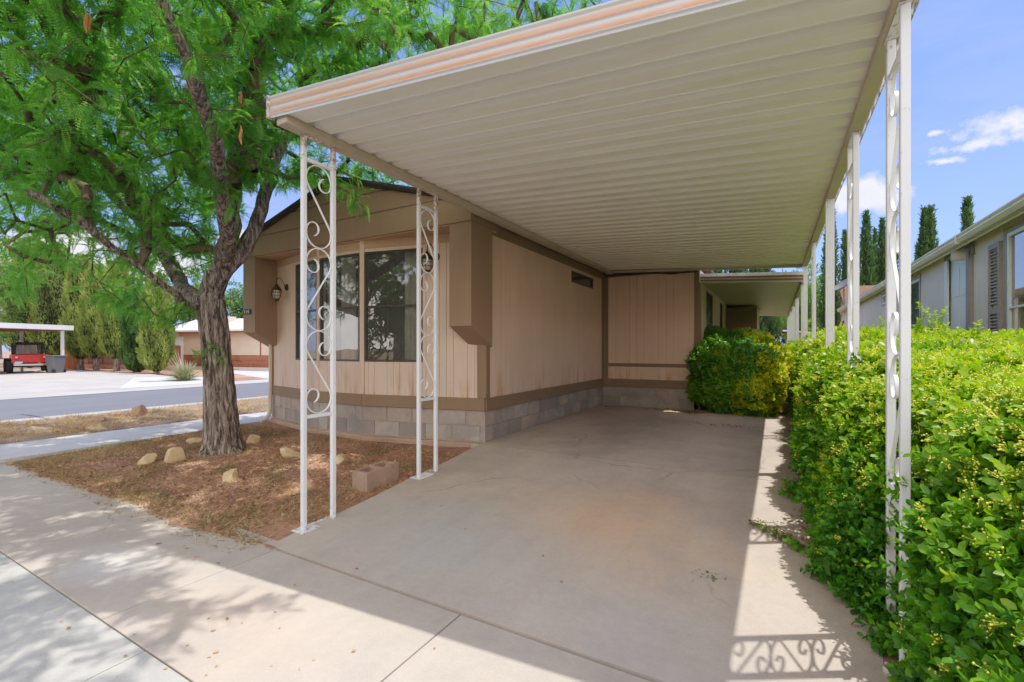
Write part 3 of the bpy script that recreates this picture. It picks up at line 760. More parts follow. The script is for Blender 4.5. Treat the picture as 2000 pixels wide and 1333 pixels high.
# gable front with soffit
GY = 4.56
mb = MB(); zb, ze, zp, xl, xr, xc = 2.93, 3.14, 3.80, -7.92, -3.16, -5.52
def rz(x): return zp-(zp-ze)*abs(x-xc)/(xc-xl if x < xc else xr-xc)
lines = [zb, 3.235, 3.515, 3.80]
for i in range(3):
    za, zt = lines[i]+(.02 if i else 0), lines[i+1]
    pts = [(xl, GY, za)] if rz(xl) > za else []
    def xat(z, side):
        k = (zp-z)/(zp-ze); return xc-(xc-xl)*k if side < 0 else xc+(xr-xc)*k
    L0 = xl if ze >= za else xat(za,-1); R0 = xr if ze >= za else xat(za,1)
    poly = [(L0, GY, za), (R0, GY, za)]
    if ze > za:
        poly += [(xr, GY, ze)] 
    poly += [(xat(zt,1), GY, zt)] if zt > ze else []
    if zt < zp-.01: poly += [(xat(zt,-1), GY, zt)]
    if ze > za: poly += [(xl, GY, ze)]
    mb.prism(poly, (0, .04, 0), M['gable'])
poly = [(xl+.02,GY+.012,zb+.02),(xr-.02,GY+.012,zb+.02),(xr-.02,GY+.012,ze-.02),(xc,GY+.012,zp-.02),(xl+.02,GY+.012,ze-.02)]
mb.prism(poly, (0,.06,0), M['trim'])
mb.build('gable', home)
mb = MB(); mb.box(xl+.03, xr-.03, GY+.035, 5.2, 2.915, 2.929, M['soffit']); mb.box(xl, xl+.02, GY+.05, 24, 2.93, 3.12, M['gable']); mb.box(xr-.02, xr, GY+.05, 5.2, 2.93, 3.12, M['gable']); mb.build('soffit', home)
# roof
mb = MB()
for sgn in (-1, 1):
    xe = xl-.03 if sgn < 0 else xr+.03; zz = ze-.005
    a = [(xc, GY-.05, zp), (xe, GY-.05, zz), (xe, 24, zz), (xc, 24, zp)]
    mb.prism([(x,y,z+.003) for x,y,z in a], (0,0,.05), M['shingle'])
mb.prism([(-3.3,9.5,3.14),(-1.17,9.5,3.05),(-1.17,9.5,3.11),(-3.3,9.5,3.20)], (0,14.5,0), M['shingle'])
roof = mb.build('roof', home)
mb = MB()
for k in range(120):
    y = GY-.052; 
mb.tube([(xl-.04,GY-.05,ze+.03),(xc-.12,GY-.05,zp+.02),(xc,GY-.05,zp+.045),(xc+.12,GY-.05,zp+.02),(xr+.04,GY-.05,ze+.03)], .03, M['shingle'], 8)
mb.build('drip_edge', roof)
# wing panels at the two front corners
for (x0, x1, nm) in ((-3.50,-3.17,'r'), (-7.90,-7.56,'l')):
    mb = MB(); ya = GY+.02
    mb.prism([(x0,ya,2.93),(x0,ya,1.66),(x0,Y0+.02,1.40),(x0,Y0+.02,2.93)], (x1-x0,0,0), M['gable'])
    mb.build('wing_panel', home, bevel=.003)
# interior so that the glass shows a room
mb = MB(); mb.box(-7.5,-3.5,7.6,7.65,.6,2.9,M['dark_room']); mb.box(-7.6,-7.55,5.10,7.6,.6,2.9,M['dark_room']); mb.box(-3.45,-3.4,5.2,7.6,.6,2.9,M['dark_room'])
mb.prism([(-7.6,5.1,.64),(-6.0,4.75,.64),(-5.1,4.75,.64),(-3.42,5.14,.64),(-3.42,7.6,.64),(-7.6,7.6,.64)],(0,0,.02),M['dark_room']); mb.prism([(-7.6,5.1,2.88),(-6.0,4.75,2.88),(-5.1,4.75,2.88),(-3.42,5.14,2.88),(-3.42,7.6,2.88),(-7.6,7.6,2.88)],(0,0,.02),M['dark_room']); mb.build('interior', home)
mb = MB(); mb.box(-7.0,-5.9,7.50,7.58,.7,2.6,M['curtain']); mb.build('interior_door', home)
window(home, fr_r, wr[0], wr[1], WZ0, WZ1, curtain=[(wr[0]+(wr[1]-wr[0])*.62, wr[1]+.1)])
window(home, fr_m, wm[0], wm[1], WZ0, WZ1, curtain=[(wm[0]+.02, wm[0]+.12), (wm[0]+.33,wm[0]+.62)])
window(home, fr_l, wl[0], wl[1], WZ0, WZ1, curtain=[(wl[0]+.02, wl[0]+.75)])
window(home, fs_, wsm[0], wsm[1], 2.62, 2.83, rail=False, frame=.03)
for i, s_ in enumerate(sw):
    if i == 0:
        window(home, fs2, s_[0], s_[1], s_[2], s_[3], curtain=[(s_[0], s_[1])])
    else: window(home, fs2, s_[0], s_[1], s_[2], s_[3], curtain=[(s_[0], s_[1])])
mb = MB(); fs2.box(mb, 3.7,4.05,0,.9,0,.1,M['block']); 
mb = MB(); fs2.box(mb, 5.6,5.72,.01,.85,.6,2.62,M['trim']); fs2.box(mb, 5.72,8.2,.01,.85,.6,2.62,M['siding']); mb.build('porch_box', home, bevel=.004)
# number plate 114
mb = MB(); px0 = -7.875; mb.box(px0, px0+.215, GY+.006, GY+.021, 1.965, 2.055, M['black'])
plate = mb.build('number_sign', home, bevel=.002)
def text(s_, size, p, rot, m, parent, ext=.002, name='lettering'):
    c = bpy.data.curves.new(name, 'FONT'); c.body = s_; c.size = size; c.extrude = ext; c.align_x = 'CENTER'; c.align_y = 'CENTER'
    c.space_character = 1.25
    t = bpy.data.objects.new('tmp', c); col.objects.link(t)
    dg = bpy.context.evaluated_depsgraph_get(); me = bpy.data.meshes.new_from_object(t.evaluated_get(dg)); bpy.data.objects.remove(t)
    me.materials.clear(); me.materials.append(m)
    me.transform(Matrix.Translation(Vector(p)) @ rot)
    o = link(name, me, parent); return o
text('114', .082, (px0+.095, GY+.004, 2.008), Matrix.Rotation(PI/2, 4, 'X'), M['number'], plate)
# lanterns
def lantern(f, s_, z):
    P = lambda a, n, zz: f.pt(s_+a, n, z+zz)
    mb = MB(); mb.lathe(P(0,.0,0), [(.045,0),(.06,.012),(.05,.03),(.03,.045)], M['lantern'], 16, f.n)
    ml = mb.build('wall_lantern', home, smooth=True)
    mb = MB(); arc = [P(-.0,.04,0.0), P(-.0,.08,.09), P(-.02,.11,.15), P(-.045,.15,.14), P(-.05,.16,.08), P(-.05,.16,.03)]
    mb.tube(arc, .007, M['lantern'], 8); mb.build('arm', ml, smooth=True)
    o = P(-.05,.16,0)
    mb = MB(); mb.lathe(o, [(.012,.05),(.02,.04),(.035,.015),(.075,-.04),(.082,-.055),(.07,-.055)][::-1], M['lantern'], 20); mb.build('lamp_shade', ml, smooth=True)
    mb = MB(); mb.lathe(o, [(.035,-.20),(.055,-.17),(.062,-.12),(.055,-.06)], M['tanglass'], 18); mb.build('lamp_glass', ml, smooth=True)
    mb = MB()
    for zz, r in ((-.10,.078),(-.15,.07)):
        ring = [o+Vector((math.cos(k*PI/10)*r, math.sin(k*PI/10)*r, zz)) for k in range(21)]; mb.tube(ring, .004, M['lantern'], 6, False)
    for k in range(4):
        a = k*PI/2+.4; mb.tube([o+Vector((math.cos(a)*r, math.sin(a)*r, zz)) for r, zz in ((.078,-.055),(.08,-.1),(.07,-.16),(.04,-.205))], .004, M['lantern'], 6)
    mb.lathe(o, [(.03,-.235),(.042,-.215),(.042,-.2)], M['lantern'], 16); mb.build('cage', ml, smooth=True)
lantern(fr_l, onf(fr_l, 562), 2.42)
lantern(fr_r, onf(fr_r, 852), 2.62)
mb = MB(); x = -7.74; mb.tube([(x,4.97,.75),(x,4.96,.35),(x,4.95,.24),(x-.01,4.90,.16),(x-.04,4.80,.12)], [.035,.035,.035,.038,.042], M['ivory'], 8); mb.tube([(x,4.97,.75),(x,4.97,2.9)], .03, M['ivory'], 8)
mb.build('downspout', home, smooth=True)
# cable hanging along the back wall under the roof edge
mb = MB(); pts = [Vector((-3.2+1.9*t, 9.70-.02*math.sin(t*9), 2.94+.035*math.sin(t*5)-.05*t*(1-t))) for t in np.linspace(0,1,16)]
mb.tube(pts, .014, M['dark_metal'], 6); mb.tube([p+Vector((0,-.02,.025*math.sin(i))) for i, p in enumerate(pts)], .009, M['black'], 6); mb.build('cable', home, smooth=True)

# ================================================================= CARPORT
XL, XR = -3.12, .51; 
def fy(X): return 2.02+.072*(X-XL)           # front edge
YB = 9.70
def szb(X): return 3.06-(3.06-2.88)*(X-XL)/(XR-XL)    # sheet underside
cp = thing('carport', 'large carport with cream ribbed metal roof on white scrollwork posts beside the tan mobile home', 'carport', (-1.3, 5.5, .1))
mb = MB(); pitch = .203
prof = [(0,0),(.108,0),(.1095,-.004),(.111,0),(.126,0),(.134,.040),(.142,.050),(.165,.052),(.184,.046),(.199,.012)]
SK = .05
ys, hs = [], []
y = 2.09
while y < YB-.2:
    for a, h in prof:
        if y+a <= YB: ys.append(y+a); hs.append(h)
    y += pitch
nx = 2; xs_ = [XL-.01, XR+.02]
vs, fs = [], []
for yy, h in zip(ys, hs):
    for x in xs_: vs.append((x, max(yy, 2.12)+SK*(x-XL), szb(x)+.002+h))
for j in range(len(ys)-1):
    a = 2*j; fs.append((a, a+2, a+3, a+1))
mb.add(vs, fs, M['sheet'])
# first wide pan, cut to the slanting front edge
fp = []
for yy, h in ((None,0),(2.20,0),(2.205,.006),(2.212,0),(2.42,0)):
    pass
q = [(XL-.01, fy(XL), szb(XL)+.002), (XR+.02, fy(XR), szb(XR)+.002), (XR+.02, 2.12+SK*(XR+.02-XL), szb(XR+.02)+.002), (XL-.01, 2.12-SK*.01, szb(XL-.01)+.002)]
# ribs in the wedge in front of y=2.42 : only where it is deep enough (left side)
mb.add(q, [(0,3,2,1)], M['sheet'])
ro = mb.build('roof_panel', cp)
s = ro.modifiers.new('thick', 'SOLIDIFY'); s.thickness = .003; s.offset = 1
# fascia (front)
def fascia(x0, x1, yf0, yf1, z0f, z1f, h, name, par, m):
    prof = [(0,-.022),(-.004,-.012),(-.018,-.006),(-.020,.012),(-.008,.02),(-.006,.052),(-.018,.058),(-.018,.066),(-.008,.072),(-.007,.105),(-.018,.115),(-.018,h),(.012,h+.004)]
    vs, fs, vv = [], [], []
    tot = h+.026
    for x, yf, zz in ((x0,yf0,z0f),(x1,yf1,z1f)):
        for (n_, hh) in prof: vs.append((x, yf+n_, zz+hh)); vv.append((hh+.022)/tot)
    k = len(prof)
    for i in range(k-1): fs.append((i, i+k, i+k+1, i+1))
    me = raw_mesh(name, vs, fs, [m], attrs={'v': vv}); o = link(name, me, par)
    sm = o.modifiers.new('thick', 'SOLIDIFY'); sm.thickness = .004; sm.offset = -1
    return o
fascia(XL-.02, XR+.04, fy(XL), fy(XR), szb(XL), szb(XR), .125, 'fascia', cp, M['fascia'])
mb = MB(); mb.box(XL-.045, XL-.02, fy(XL)-.022, fy(XL)+.03, szb(XL)-.024, szb(XL)+.135, M['white'])
for zz in (.0,.04,.08,.12): mb.tube([(XL-.03,fy(XL)-.024,szb(XL)+zz-.005),(XL-.03,fy(XL)-.028,szb(XL)+zz-.005)], .004, M['dark_metal'], 6)
mb.build('end_cap', cp, bevel=.002)
mb = MB(); mb.box(XL-.03,XL-.024+.0,fy(XL)+.03,YB,szb(XL)+.048,szb(XL)+.11,M['white']); mb.box(XR+.03,XR+.036,fy(XR)+.0,YB,szb(XR)-.0,szb(XR)+.10,M['white']); mb.box(XL-.02,XR+.03,YB,YB+.01,2.83,3.05,M['beam']) if False else None
mb.build('edge_flashing', cp)
# beams
mb = MB(); mb.box(XL-.0, XL+.11, fy(XL)+.03, YB, 2.992, 3.05, M['beam']); mb.build('beam', cp, bevel=.004)
mb = MB(); mb.box(-3.262, XL+.08, GY+.09, YB+.02, 3.051, 3.058, M['beam']); mb.build('wall_flashing', cp)
mb = MB(); mb.box(XR-.075, XR, fy(XR)+.02, YB, 2.83, 2.878, M['beam']); mb.build('beam', cp, bevel=.004)
mb = MB(); mb.prism([(XL+.08,YB-.05,szb(XL)-.05),(XR-.08,YB-.05,szb(XR)-.05),(XR-.08,YB-.05,szb(XR)-.002),(XL+.08,YB-.05,szb(XL)-.002)], (0,.04,0), M['beam']); mb.build('beam', cp)
# scroll post
def scroll_path(w, z0, z1, flip):
    R = w; H = z1-z0; ct = z1-R
    pts = []
    a = PI+.42
    while a > -1.25*PI:
        if a > 0: r = R
        else:
            t = min(1, -a/(1.25*PI)); r = R*(1-.66*t**.8)
        cx = 0 if a > 0 else (R-r)
        pts.append((cx+r*math.cos(a), ct+r*math.sin(a))); a -= .16
    top = pts[::-1]                                 # from the curl outwards to the diagonal
    mid = (0, (z0+z1)/2)
    bot = [(-x, 2*mid[1]-z) for x, z in top][::-1]
    path = top+bot
    if flip: path = [(-x, z) for x, z in path]
    return path
def ribbon(mb, path, X, Yc, width, th, m):
    n = len(path); vs, fs = [], []
    for i, (u, z) in enumerate(path):
        p0, p1 = path[max(i-1,0)], path[min(i+1,n-1)]
        t = Vector((p1[0]-p0[0], p1[1]-p0[1])).normalized(); nn = Vector((-t.y, t.x))*th/2
        for sx, sn in ((-1,-1),(1,-1),(1,1),(-1,1)):
            vs.append((X+sx*width/2, Yc+u+nn.x*sn, z+nn.y*sn))
    for i in range(n-1):
        for k in range(4): a, b = i*4+k, i*4+(k+1)%4; fs.append((a, b, b+4, a+4))
    fs += [(3,2,1,0), (4*n-4,4*n-3,4*n-2,4*n-1)]
    mb.add(vs, fs, m)
def scroll_post(X, Yc, zb, zt, spacing=.265, sq=.034, plate=True):
    h = sq/2; root = None
    mb = MB(); mb.box(X-h-.005, X+h+.005, Yc-spacing/2-h, Yc+spacing/2+h, zt-.008, zt-.001, M['white'])
    zr = zt-2.12
    post = mb.build('post', cp, bevel=.002)
    for za in (zt-.195, zr-.025):
        mb = MB(); mb.box(X-.012, X+.012, Yc-spacing/2+h+.001, Yc+spacing/2-h-.001, za, za+.025, M['white']); mb.build('rail', post, bevel=.002)
    for s_ in (-1, 1):
        mb = MB(); y = Yc+s_*spacing/2; mb.box(X-h, X+h, y-h, y+h, zb+.007, zt-.009, M['white']); mb.build('leg', post, bevel=.004)
    mb = MB(); w_ = spacing/2-h-.003; z0 = zr+.003; z1 = zt-.198; H = (z1-z0)/3
    for k in range(3): ribbon(mb, scroll_path(w_, z1-(k+1)*H+.002, z1-k*H-.002, k == 1), X, Yc, .014, .0055, M['white'])
    mb.build('scrollwork', post, smooth=True)
    if plate:
        mb = MB(); mb.box(X-.075, X+.055, Yc-spacing/2-.05, Yc+spacing/2+.05, zb, zb+.007, M['white'])
        for q in (-1,1): mb.lathe((X-.055, Yc+q*.11, zb+.007), [(.010,0),(.010,.006),(.005,.012)], M['beam'], 6)
        mb.build('base_plate', post, bevel=.002)
    return post
for (X, Yc, zb, zt) in ((-3.075, 2.37, .012, 2.998), (-3.09, 3.68, zg(3.6)+.0, 2.998), (.475, 2.62, .02, 2.828), (.475, 3.95, .09, 2.828), (.475, 7.6, .16, 2.828)):
    scroll_post(X, Yc, zb, zt)
def fluted(parent, X, Y, zb, zt, w=.085, name='post', d=.05):
    mb = MB(); n = 5; poly = []
    for sx, sy, dx, dy, L in ((-1,-1,1,0,w),(1,-1,0,1,d),(1,1,-1,0,w),(-1,1,0,-1,d)):
        k = 5
        for i in range(k):
            t0, t1 = (i+.2)/k, (i+.8)/k
            nx_, ny_ = dy, -dx
            for t, q in ((i/k,0),(t0,0),((t0+t1)/2-.05,-.004),((t0+t1)/2+.05,-.004)):
                poly.append((X+sx*w/2+dx*L*t+nx_*q, Y+sy*d/2+dy*L*t+ny_*q, zb))
    mb.prism(poly, (0,0,zt-zb), M['white'])
    return mb.build(name, parent)
fluted(cp, .47, 5.42, .16, 2.828, .07, d=.085)
fluted(cp, .475, 9.5, .16, 2.828, .06)
# ================================================================= AWNING
aw = thing('patio_awning', 'lower ribbed awning with brown edge running along the rear of the tan mobile home', 'awning', (-.4, 15, .16))
AX0, AX1, AY0, AY1 = -1.29, .50, 9.86, 20.6
def az_(X): return 2.735-.10*(X-AX0)/(AX1-AX0)
mb = MB(); vs, fs = [], []; y = AY0; ys, hs = [], []
while y < AY1:
    for a, h in ((0,0),(.10,0),(.112,.03),(.15,.03),(.162,0)): ys.append(y+a); hs.append(h)
    y += .17
for yy, h in zip(ys, hs):
    for x in (AX0, AX1): vs.append((x, yy, az_(x)+h))
for j in range(len(ys)-1): fs.append((2*j, 2*j+2, 2*j+3, 2*j+1))
mb.add(vs, fs, M['sheet2']); ro = mb.build('roof_panel', aw); s = ro.modifiers.new('thick','SOLIDIFY'); s.thickness = .003; s.offset = 1
mb = MB(); dx = Vector((AX1-AX0,0,-.10)).normalized(); o = Vector((AX0-.02,AY0,az_(AX0)))
L = AX1-AX0+.06
for (z0,z1,n0,m_) in ((-.035,-.01,-.006,'ivory'),(-.01,.03,-.016,'dark_metal'),(.03,.042,-.022,'ivory'),(.042,.085,-.014,'dark_metal'),(.085,.145,-.022,'white')):
    mb.obox(o, dx, Vector((0,1,0)), Z, 0, L, n0, .01, z0, z1, M[m_] if m_ != 'dark_metal' else M['trim'])
mb.build('fascia', aw)
mb = MB(); mb.box(AX1-.07, AX1, AY0+.02, AY1, az_(AX1)-.06, az_(AX1)-.002, M['beam']); mb.box(AX1+.004, AX1+.02, AY0+.02, AY1, az_(AX1)-.02, az_(AX1)+.1, M['trim']); mb.build('beam', aw)
for y in (10.0,12.6,14.9,17.1,19.2,20.5): fluted(aw, .465, y, .16, az_(AX1)-.062, .07, 'post', d=.06)

# ================================================================= LEAF TEMPLATES
def leaf_t(L, W, fold=.25, curl=.2, n=1):
    "an oval leaf along +Y: two quads a side folded on the midrib"
    v = np.array([[0,0,0],[0,L*.5,L*.06*-curl],[0,L,-L*curl],[W*.46,L*.28,W*fold],[W*.42,L*.74,W*fold-L*curl*.4],[-W*.46,L*.28,W*fold],[-W*.42,L*.74,W*fold-L*curl*.4]])
    f = np.array([[0,3,4,1],[1,4,2,2],[0,1,6,5],[1,2,2,6]])
    f = np.array([[0,3,4,1],[0,1,6,5],[1,4,2,6]])
    return v, f
def make_shoot(seed, L=.10, nl=11, leafL=.044, leafW=.028):
    r = np.random.default_rng(seed); V, Fc, A, b = [], [], [], 0
    for i in range(nl):
        t = .25+.75*i/(nl-1); tip = i >= nl-4
        a = i*2.4+r.uniform(-.3,.3); el = r.uniform(.3,.7) if not tip else r.uniform(.75,1.2)
        d = np.array([[math.cos(a)*math.cos(el), math.sin(el), math.sin(a)*math.cos(el)]])
        sc_ = leafL*(r.uniform(.8,1.15) if not tip else r.uniform(.5,.8))
        lv, lf = leaf_t(1, leafW/leafL*r.uniform(.9,1.15), .18, r.uniform(-.1,.35))
        # make leaf upper side face the shoot tip
        dd = d[0]; z = np.array([0,1.,0])-dd*dd[1]; z /= np.linalg.norm(z); x = np.cross(dd, z)
        Rm = np.stack([x, dd, z], axis=1)
        v = (Rm @ lv.T).T*sc_+np.array([0, t*L, 0])+dd*.004
        V.append(v); Fc.append(lf+b); b += len(lv); A.append(np.full(len(lv), .25+.5*r.random()+(.25 if tip else 0)))
    # stem
    s_ = .0018; sv = np.array([[-s_,0,0],[s_,0,0],[s_*.6,L,0],[-s_*.6,L,0]]); V.append(sv); Fc.append(np.array([[0,1,2,3]])+b); A.append(np.full(4,.4))
    return np.concatenate(V), np.concatenate(Fc), np.concatenate(A)
shoots = [make_shoot(s, nl=random.choice([8,9,10])) for s in range(8)]
def make_umbel(seed):
    r = np.random.default_rng(seed); V, Fc, b = [], [], 0; n = 11
    o = np.array([[1,0,0],[0,1,0],[-1,0,0],[0,-1,0],[0,0,1],[0,0,-1]])*.0032
    of = np.array([[0,1,4,4],[1,2,4,4],[2,3,4,4],[3,0,4,4],[1,0,5,5],[2,1,5,5],[3,2,5,5],[0,3,5,5]])
    for i in range(n):
        p = np.array([r.normal()*.010, .022+r.normal()*.006, r.normal()*.010])
        V.append(o*r.uniform(.8,1.3)+p); Fc.append(of+b); b += 6
        s_ = .0007; V.append(np.array([[-s_,0,0],[s_,0,0],p+[s_,0,0],p-[s_,0,0]])); Fc.append(np.array([[0,1,2,3]])+b); b += 4
    return np.concatenate(V), np.concatenate(Fc), None
umbels = [make_umbel(s) for s in range(3)]
def tri_to_quadless(v, f): return v, f
def place(templates, P, D, S, rnd, jitter=.35, mi=0, seed=0):
    r = np.random.default_rng(seed); out = []
    idx = r.integers(0, len(templates), len(P))
    for k, (tv, tf, ta) in enumerate(templates):
        m_ = idx == k
        if not m_.any(): continue
        Rm = rotmats(D[m_], r.uniform(0, 2*PI, m_.sum()))
        v, f = scatter(tv, tf, Rm, P[m_], S[m_])
        base = rnd[m_][:,None]+((ta[None,:]-.5)*.5 if ta is not None else 0)
        a = np.broadcast_to(base, (m_.sum(), len(tv))).ravel()
        out.append((v, f, np.clip(a, 0, 1), mi))
    return out
# ---------------- hedge
def hx0(Y):   # left face
    t = np.clip((Y-2.5)/1.1, 0, 1); t = t*t*(3-2*t); t3 = np.clip((Y-5.5)/2.5, 0, 1); return .53*(1-t)+.29*t+.13*t3
def htop(Y): 
    t = np.clip((Y-2.6)/3.5, 0, 1); t2 = np.clip((Y-6)/3,0,1); return 1.27+.19*t+.13*t2
HX1 = 1.75
def hedge_pts(n, y0, y1, seed, cam_bias=True):
    r = np.random.default_rng(seed)
    Y = r.uniform(y0, y1, n); q = r.random(n)
    x0, top, zb_ = hx0(Y), htop(Y), zg_v(Y)
    # superellipse half section: angle from the left foot over the shoulder to the right
    sh = .42+.1*(Y < 3)
    Ls = top-zb_-.02-sh; La = sh*1.57; Lt = HX1-x0-sh
    tot = Ls+La+Lt; s_ = q*tot
    X = np.empty(n); Zz = np.empty(n); nx = np.empty(n); nz = np.empty(n)
    a = s_ < Ls; X[a] = x0[a]; Zz[a] = zb_[a]+.02+s_[a]; nx[a] = -1; nz[a] = .12
    b = (s_ >= Ls) & (s_ < Ls+La); th = (s_[b]-Ls[b])/sh[b]; X[b] = x0[b]+sh[b]*(1-np.cos(th)); Zz[b] = top[b]-sh[b]+sh[b]*np.sin(th); nx[b] = -np.cos(th); nz[b] = np.sin(th)
    c = s_ >= Ls+La; X[c] = x0[c]+sh[c]+(s_[c]-Ls[c]-La[c]); Zz[c] = top[c]; nx[c] = 0; nz[c] = 1
    P = np.stack([X,Y,Zz],1); Nn = np.stack([nx, np.zeros(n), nz],1)
    P0 = P.copy()
    d = vnoise(P, 2.2, 3)*.11+vnoise(P, 6, 5)*.05
    # waist: hedge belly
    belly = np.where(P[:,2] < .9, .05*np.sin(np.clip((P[:,2]-.0)/.9,0,1)*PI), 0)
    P += Nn*(d+belly)[:,None]; P[:,0] -= np.where((Y < 3.2) & (P[:,2] < .62), (.62-P[:,2])*.24, 0)
    P[:,2] = np.maximum(P[:,2], zb_+.03)
    return P, Nn, P0
def zg_v(Y): return np.where(Y <= 2, 0, np.where(Y < 4.9, .16*(Y-2)/2.9, .16))
hedge = thing('hedge', 'long clipped evergreen hedge with glossy leaves and yellow green flower clusters along the driveway', 'hedge', (1.1, 6, .1))
allp, fl = [], []
for i, (y0, y1, n, sz) in enumerate(((.75,2.3,8600,1.0),(2.3,4.0,9200,1.0),(4.0,7.0,9500,1.25),(7.0,13.0,7000,1.7),(13,24,4500,2.6))):
    P, Nn, P0 = hedge_pts(n, y0, y1, 20+i)
    r = np.random.default_rng(40+i)
    depth = -r.random(n)**1.5*.13
    # thin the leaves where a post stands in front of the face
    P = P+Nn*depth[:,None]-Nn*.06*sz
    near = np.zeros(n, bool)
    for py_ in (2.49, 2.75, 3.82, 4.08): near |= (np.abs(P[:,1]-py_+.13*(py_ < 3)) < .17) & (P[:,0] < .66) & (P[:,2] > .10)
    kp = ~near | (r.random(n) < .10); P, Nn, P0, depth = P[kp], Nn[kp], P0[kp], depth[kp]; n = len(P)
    D = Nn*.8+r.normal(size=(n,3))*.45+np.array([-.1,-.15,.45])
    rnd = np.clip(.42+r.normal(size=n)*.16+(P[:,2]-.9)*.15, 0, .90)
    yel = r.random(n) < .012; rnd[yel] = 1.3
    allp += place(shoots, P, D, np.full(n, 1.0)*sz*r.uniform(.8,1.15,n), rnd, seed=60+i)
    # flower clusters
    m_ = int(n*(.80 if i < 3 else .5)); keep = r.random(m_) < np.clip((P0[:m_,2]-.45)*.70, .05, .55)
    keep &= vnoise(P0[:m_], 1.6, 9) > -.22
    Q = P[:m_][keep]+D[:m_][keep]/np.linalg.norm(D[:m_][keep],axis=1,keepdims=True)*(.085*sz); 
    fl += place(umbels, Q, D[:m_][keep], np.full(len(Q), 1.2*sz), r.random(len(Q)), seed=80+i)
# taller sprouts over the top
r = np.random.default_rng(5); SP = []
for (px, py, d) in ((1720,625,5.2),(1738,618,5.0),(1800,600,4.6),(1822,615,4.4),(1838,608,4.3),(1790,630,4.6),(1845,640,4.2),(1893,655,3.6),(1908,640,3.4),(1598,640,7.5),(1580,625,8.5),(1640,640,6.5),(1965,655,2.9),(1870,650,3.8)):
    p = at(px, py, d); hh = max(.1, p.z-htop(p.y)+.12)
    for k in range(max(2, int(hh/.035))):
        SP.append((p.x+r.normal()*.012, p.y+r.normal()*.012, p.z-hh+hh*k/max(1,int(hh/.035))))
SP = np.array(SP); allp += place(shoots, SP, np.array([[0,0,1.]])+r.normal(size=SP.shape)*.3, r.uniform(.65,.9,len(SP)), np.full(len(SP),.6), seed=99)
# stray low sprigs on the concrete side
SP = []
for (px, py, d) in ((1548,975,4.0),(1560,995,3.8),(1600,1100,2.9),(1610,1090,2.95),(1530,1005,3.9)):
    p = at(px, py, d)
    for k in range(7): SP.append((p.x+r.normal()*.06+.05, p.y+r.normal()*.06, max(zg(p.y)+.02, p.z+r.normal()*.05)))
SP = np.array(SP); allp += place(shoots, SP, np.array([[-.7,-.2,.5]])+r.normal(size=SP.shape)*.3, r.uniform(.8,1.1,len(SP)), np.full(len(SP),.45), seed=98)
leafobj('foliage', allp, [M['hedgeleaf']], hedge)
leafobj('flower_cluster', fl, [M['flower']], hedge)
# core and stems
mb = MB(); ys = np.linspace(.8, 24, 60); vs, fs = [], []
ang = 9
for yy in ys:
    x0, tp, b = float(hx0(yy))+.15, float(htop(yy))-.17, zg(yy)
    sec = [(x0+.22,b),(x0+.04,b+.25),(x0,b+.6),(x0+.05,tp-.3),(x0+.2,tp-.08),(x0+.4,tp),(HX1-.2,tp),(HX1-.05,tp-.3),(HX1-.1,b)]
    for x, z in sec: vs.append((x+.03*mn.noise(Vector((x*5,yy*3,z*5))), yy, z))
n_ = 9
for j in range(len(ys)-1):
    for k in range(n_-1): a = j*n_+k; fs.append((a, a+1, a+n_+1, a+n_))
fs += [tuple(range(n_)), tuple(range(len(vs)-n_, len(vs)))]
mb.add(vs, fs, M['core']); mb.build('shade_core', hedge, smooth=True)  # solid filler, painted dark for the shade in gaps between leaves
mb = MB(); r = np.random.default_rng(8)
for k in range(200):
    yy = 1.5+(r.random()**1.4)*8; x = float(hx0(yy))+.16+r.uniform(0,.14); b = zg(yy); p = Vector((x, yy, b)); pts = [p]
    for q in range(5): p = p+Vector((r.normal()*.03-.005, r.normal()*.05, .13+r.random()*.05)); pts.append(p)
    mb.tube(pts, [.010,.009,.007,.006,.004,.003], M['twig'], 5)
mb.build('stem', hedge, smooth=True)
# ---------------- variegated shrub by the house
shrub = thing('shrub', 'rounded shrub with green and golden yellow leaves at the back corner of the carport', 'shrub', (-.62, 10.0, .16))
r = np.random.default_rng(12); n = 9000
u_ = r.normal(size=(n,3)); u_ /= np.linalg.norm(u_, axis=1, keepdims=True)
sup = (np.abs(u_)**3).sum(1)**(-1/3)
P = u_*sup[:,None]*np.array([.80,.75,.70])+np.array([-.62,10.05,.84]); P[:,2] = np.clip(P[:,2], .2, 9)
P[:,2] *= 1.0
P += u_*(vnoise(P, 2.5, 1)*.16+vnoise(P, 7, 2)*.06)[:,None]-u_*(r.random(n)**1.5*.15)[:,None]
D = u_+r.normal(size=(n,3))*.4+np.array([0,-.1,.4])
parts = place(shoots, P, D, np.full(n,1.05)*r.uniform(.75,1.1,n), np.clip(.45+r.normal(size=n)*.18,0,1), seed=3)
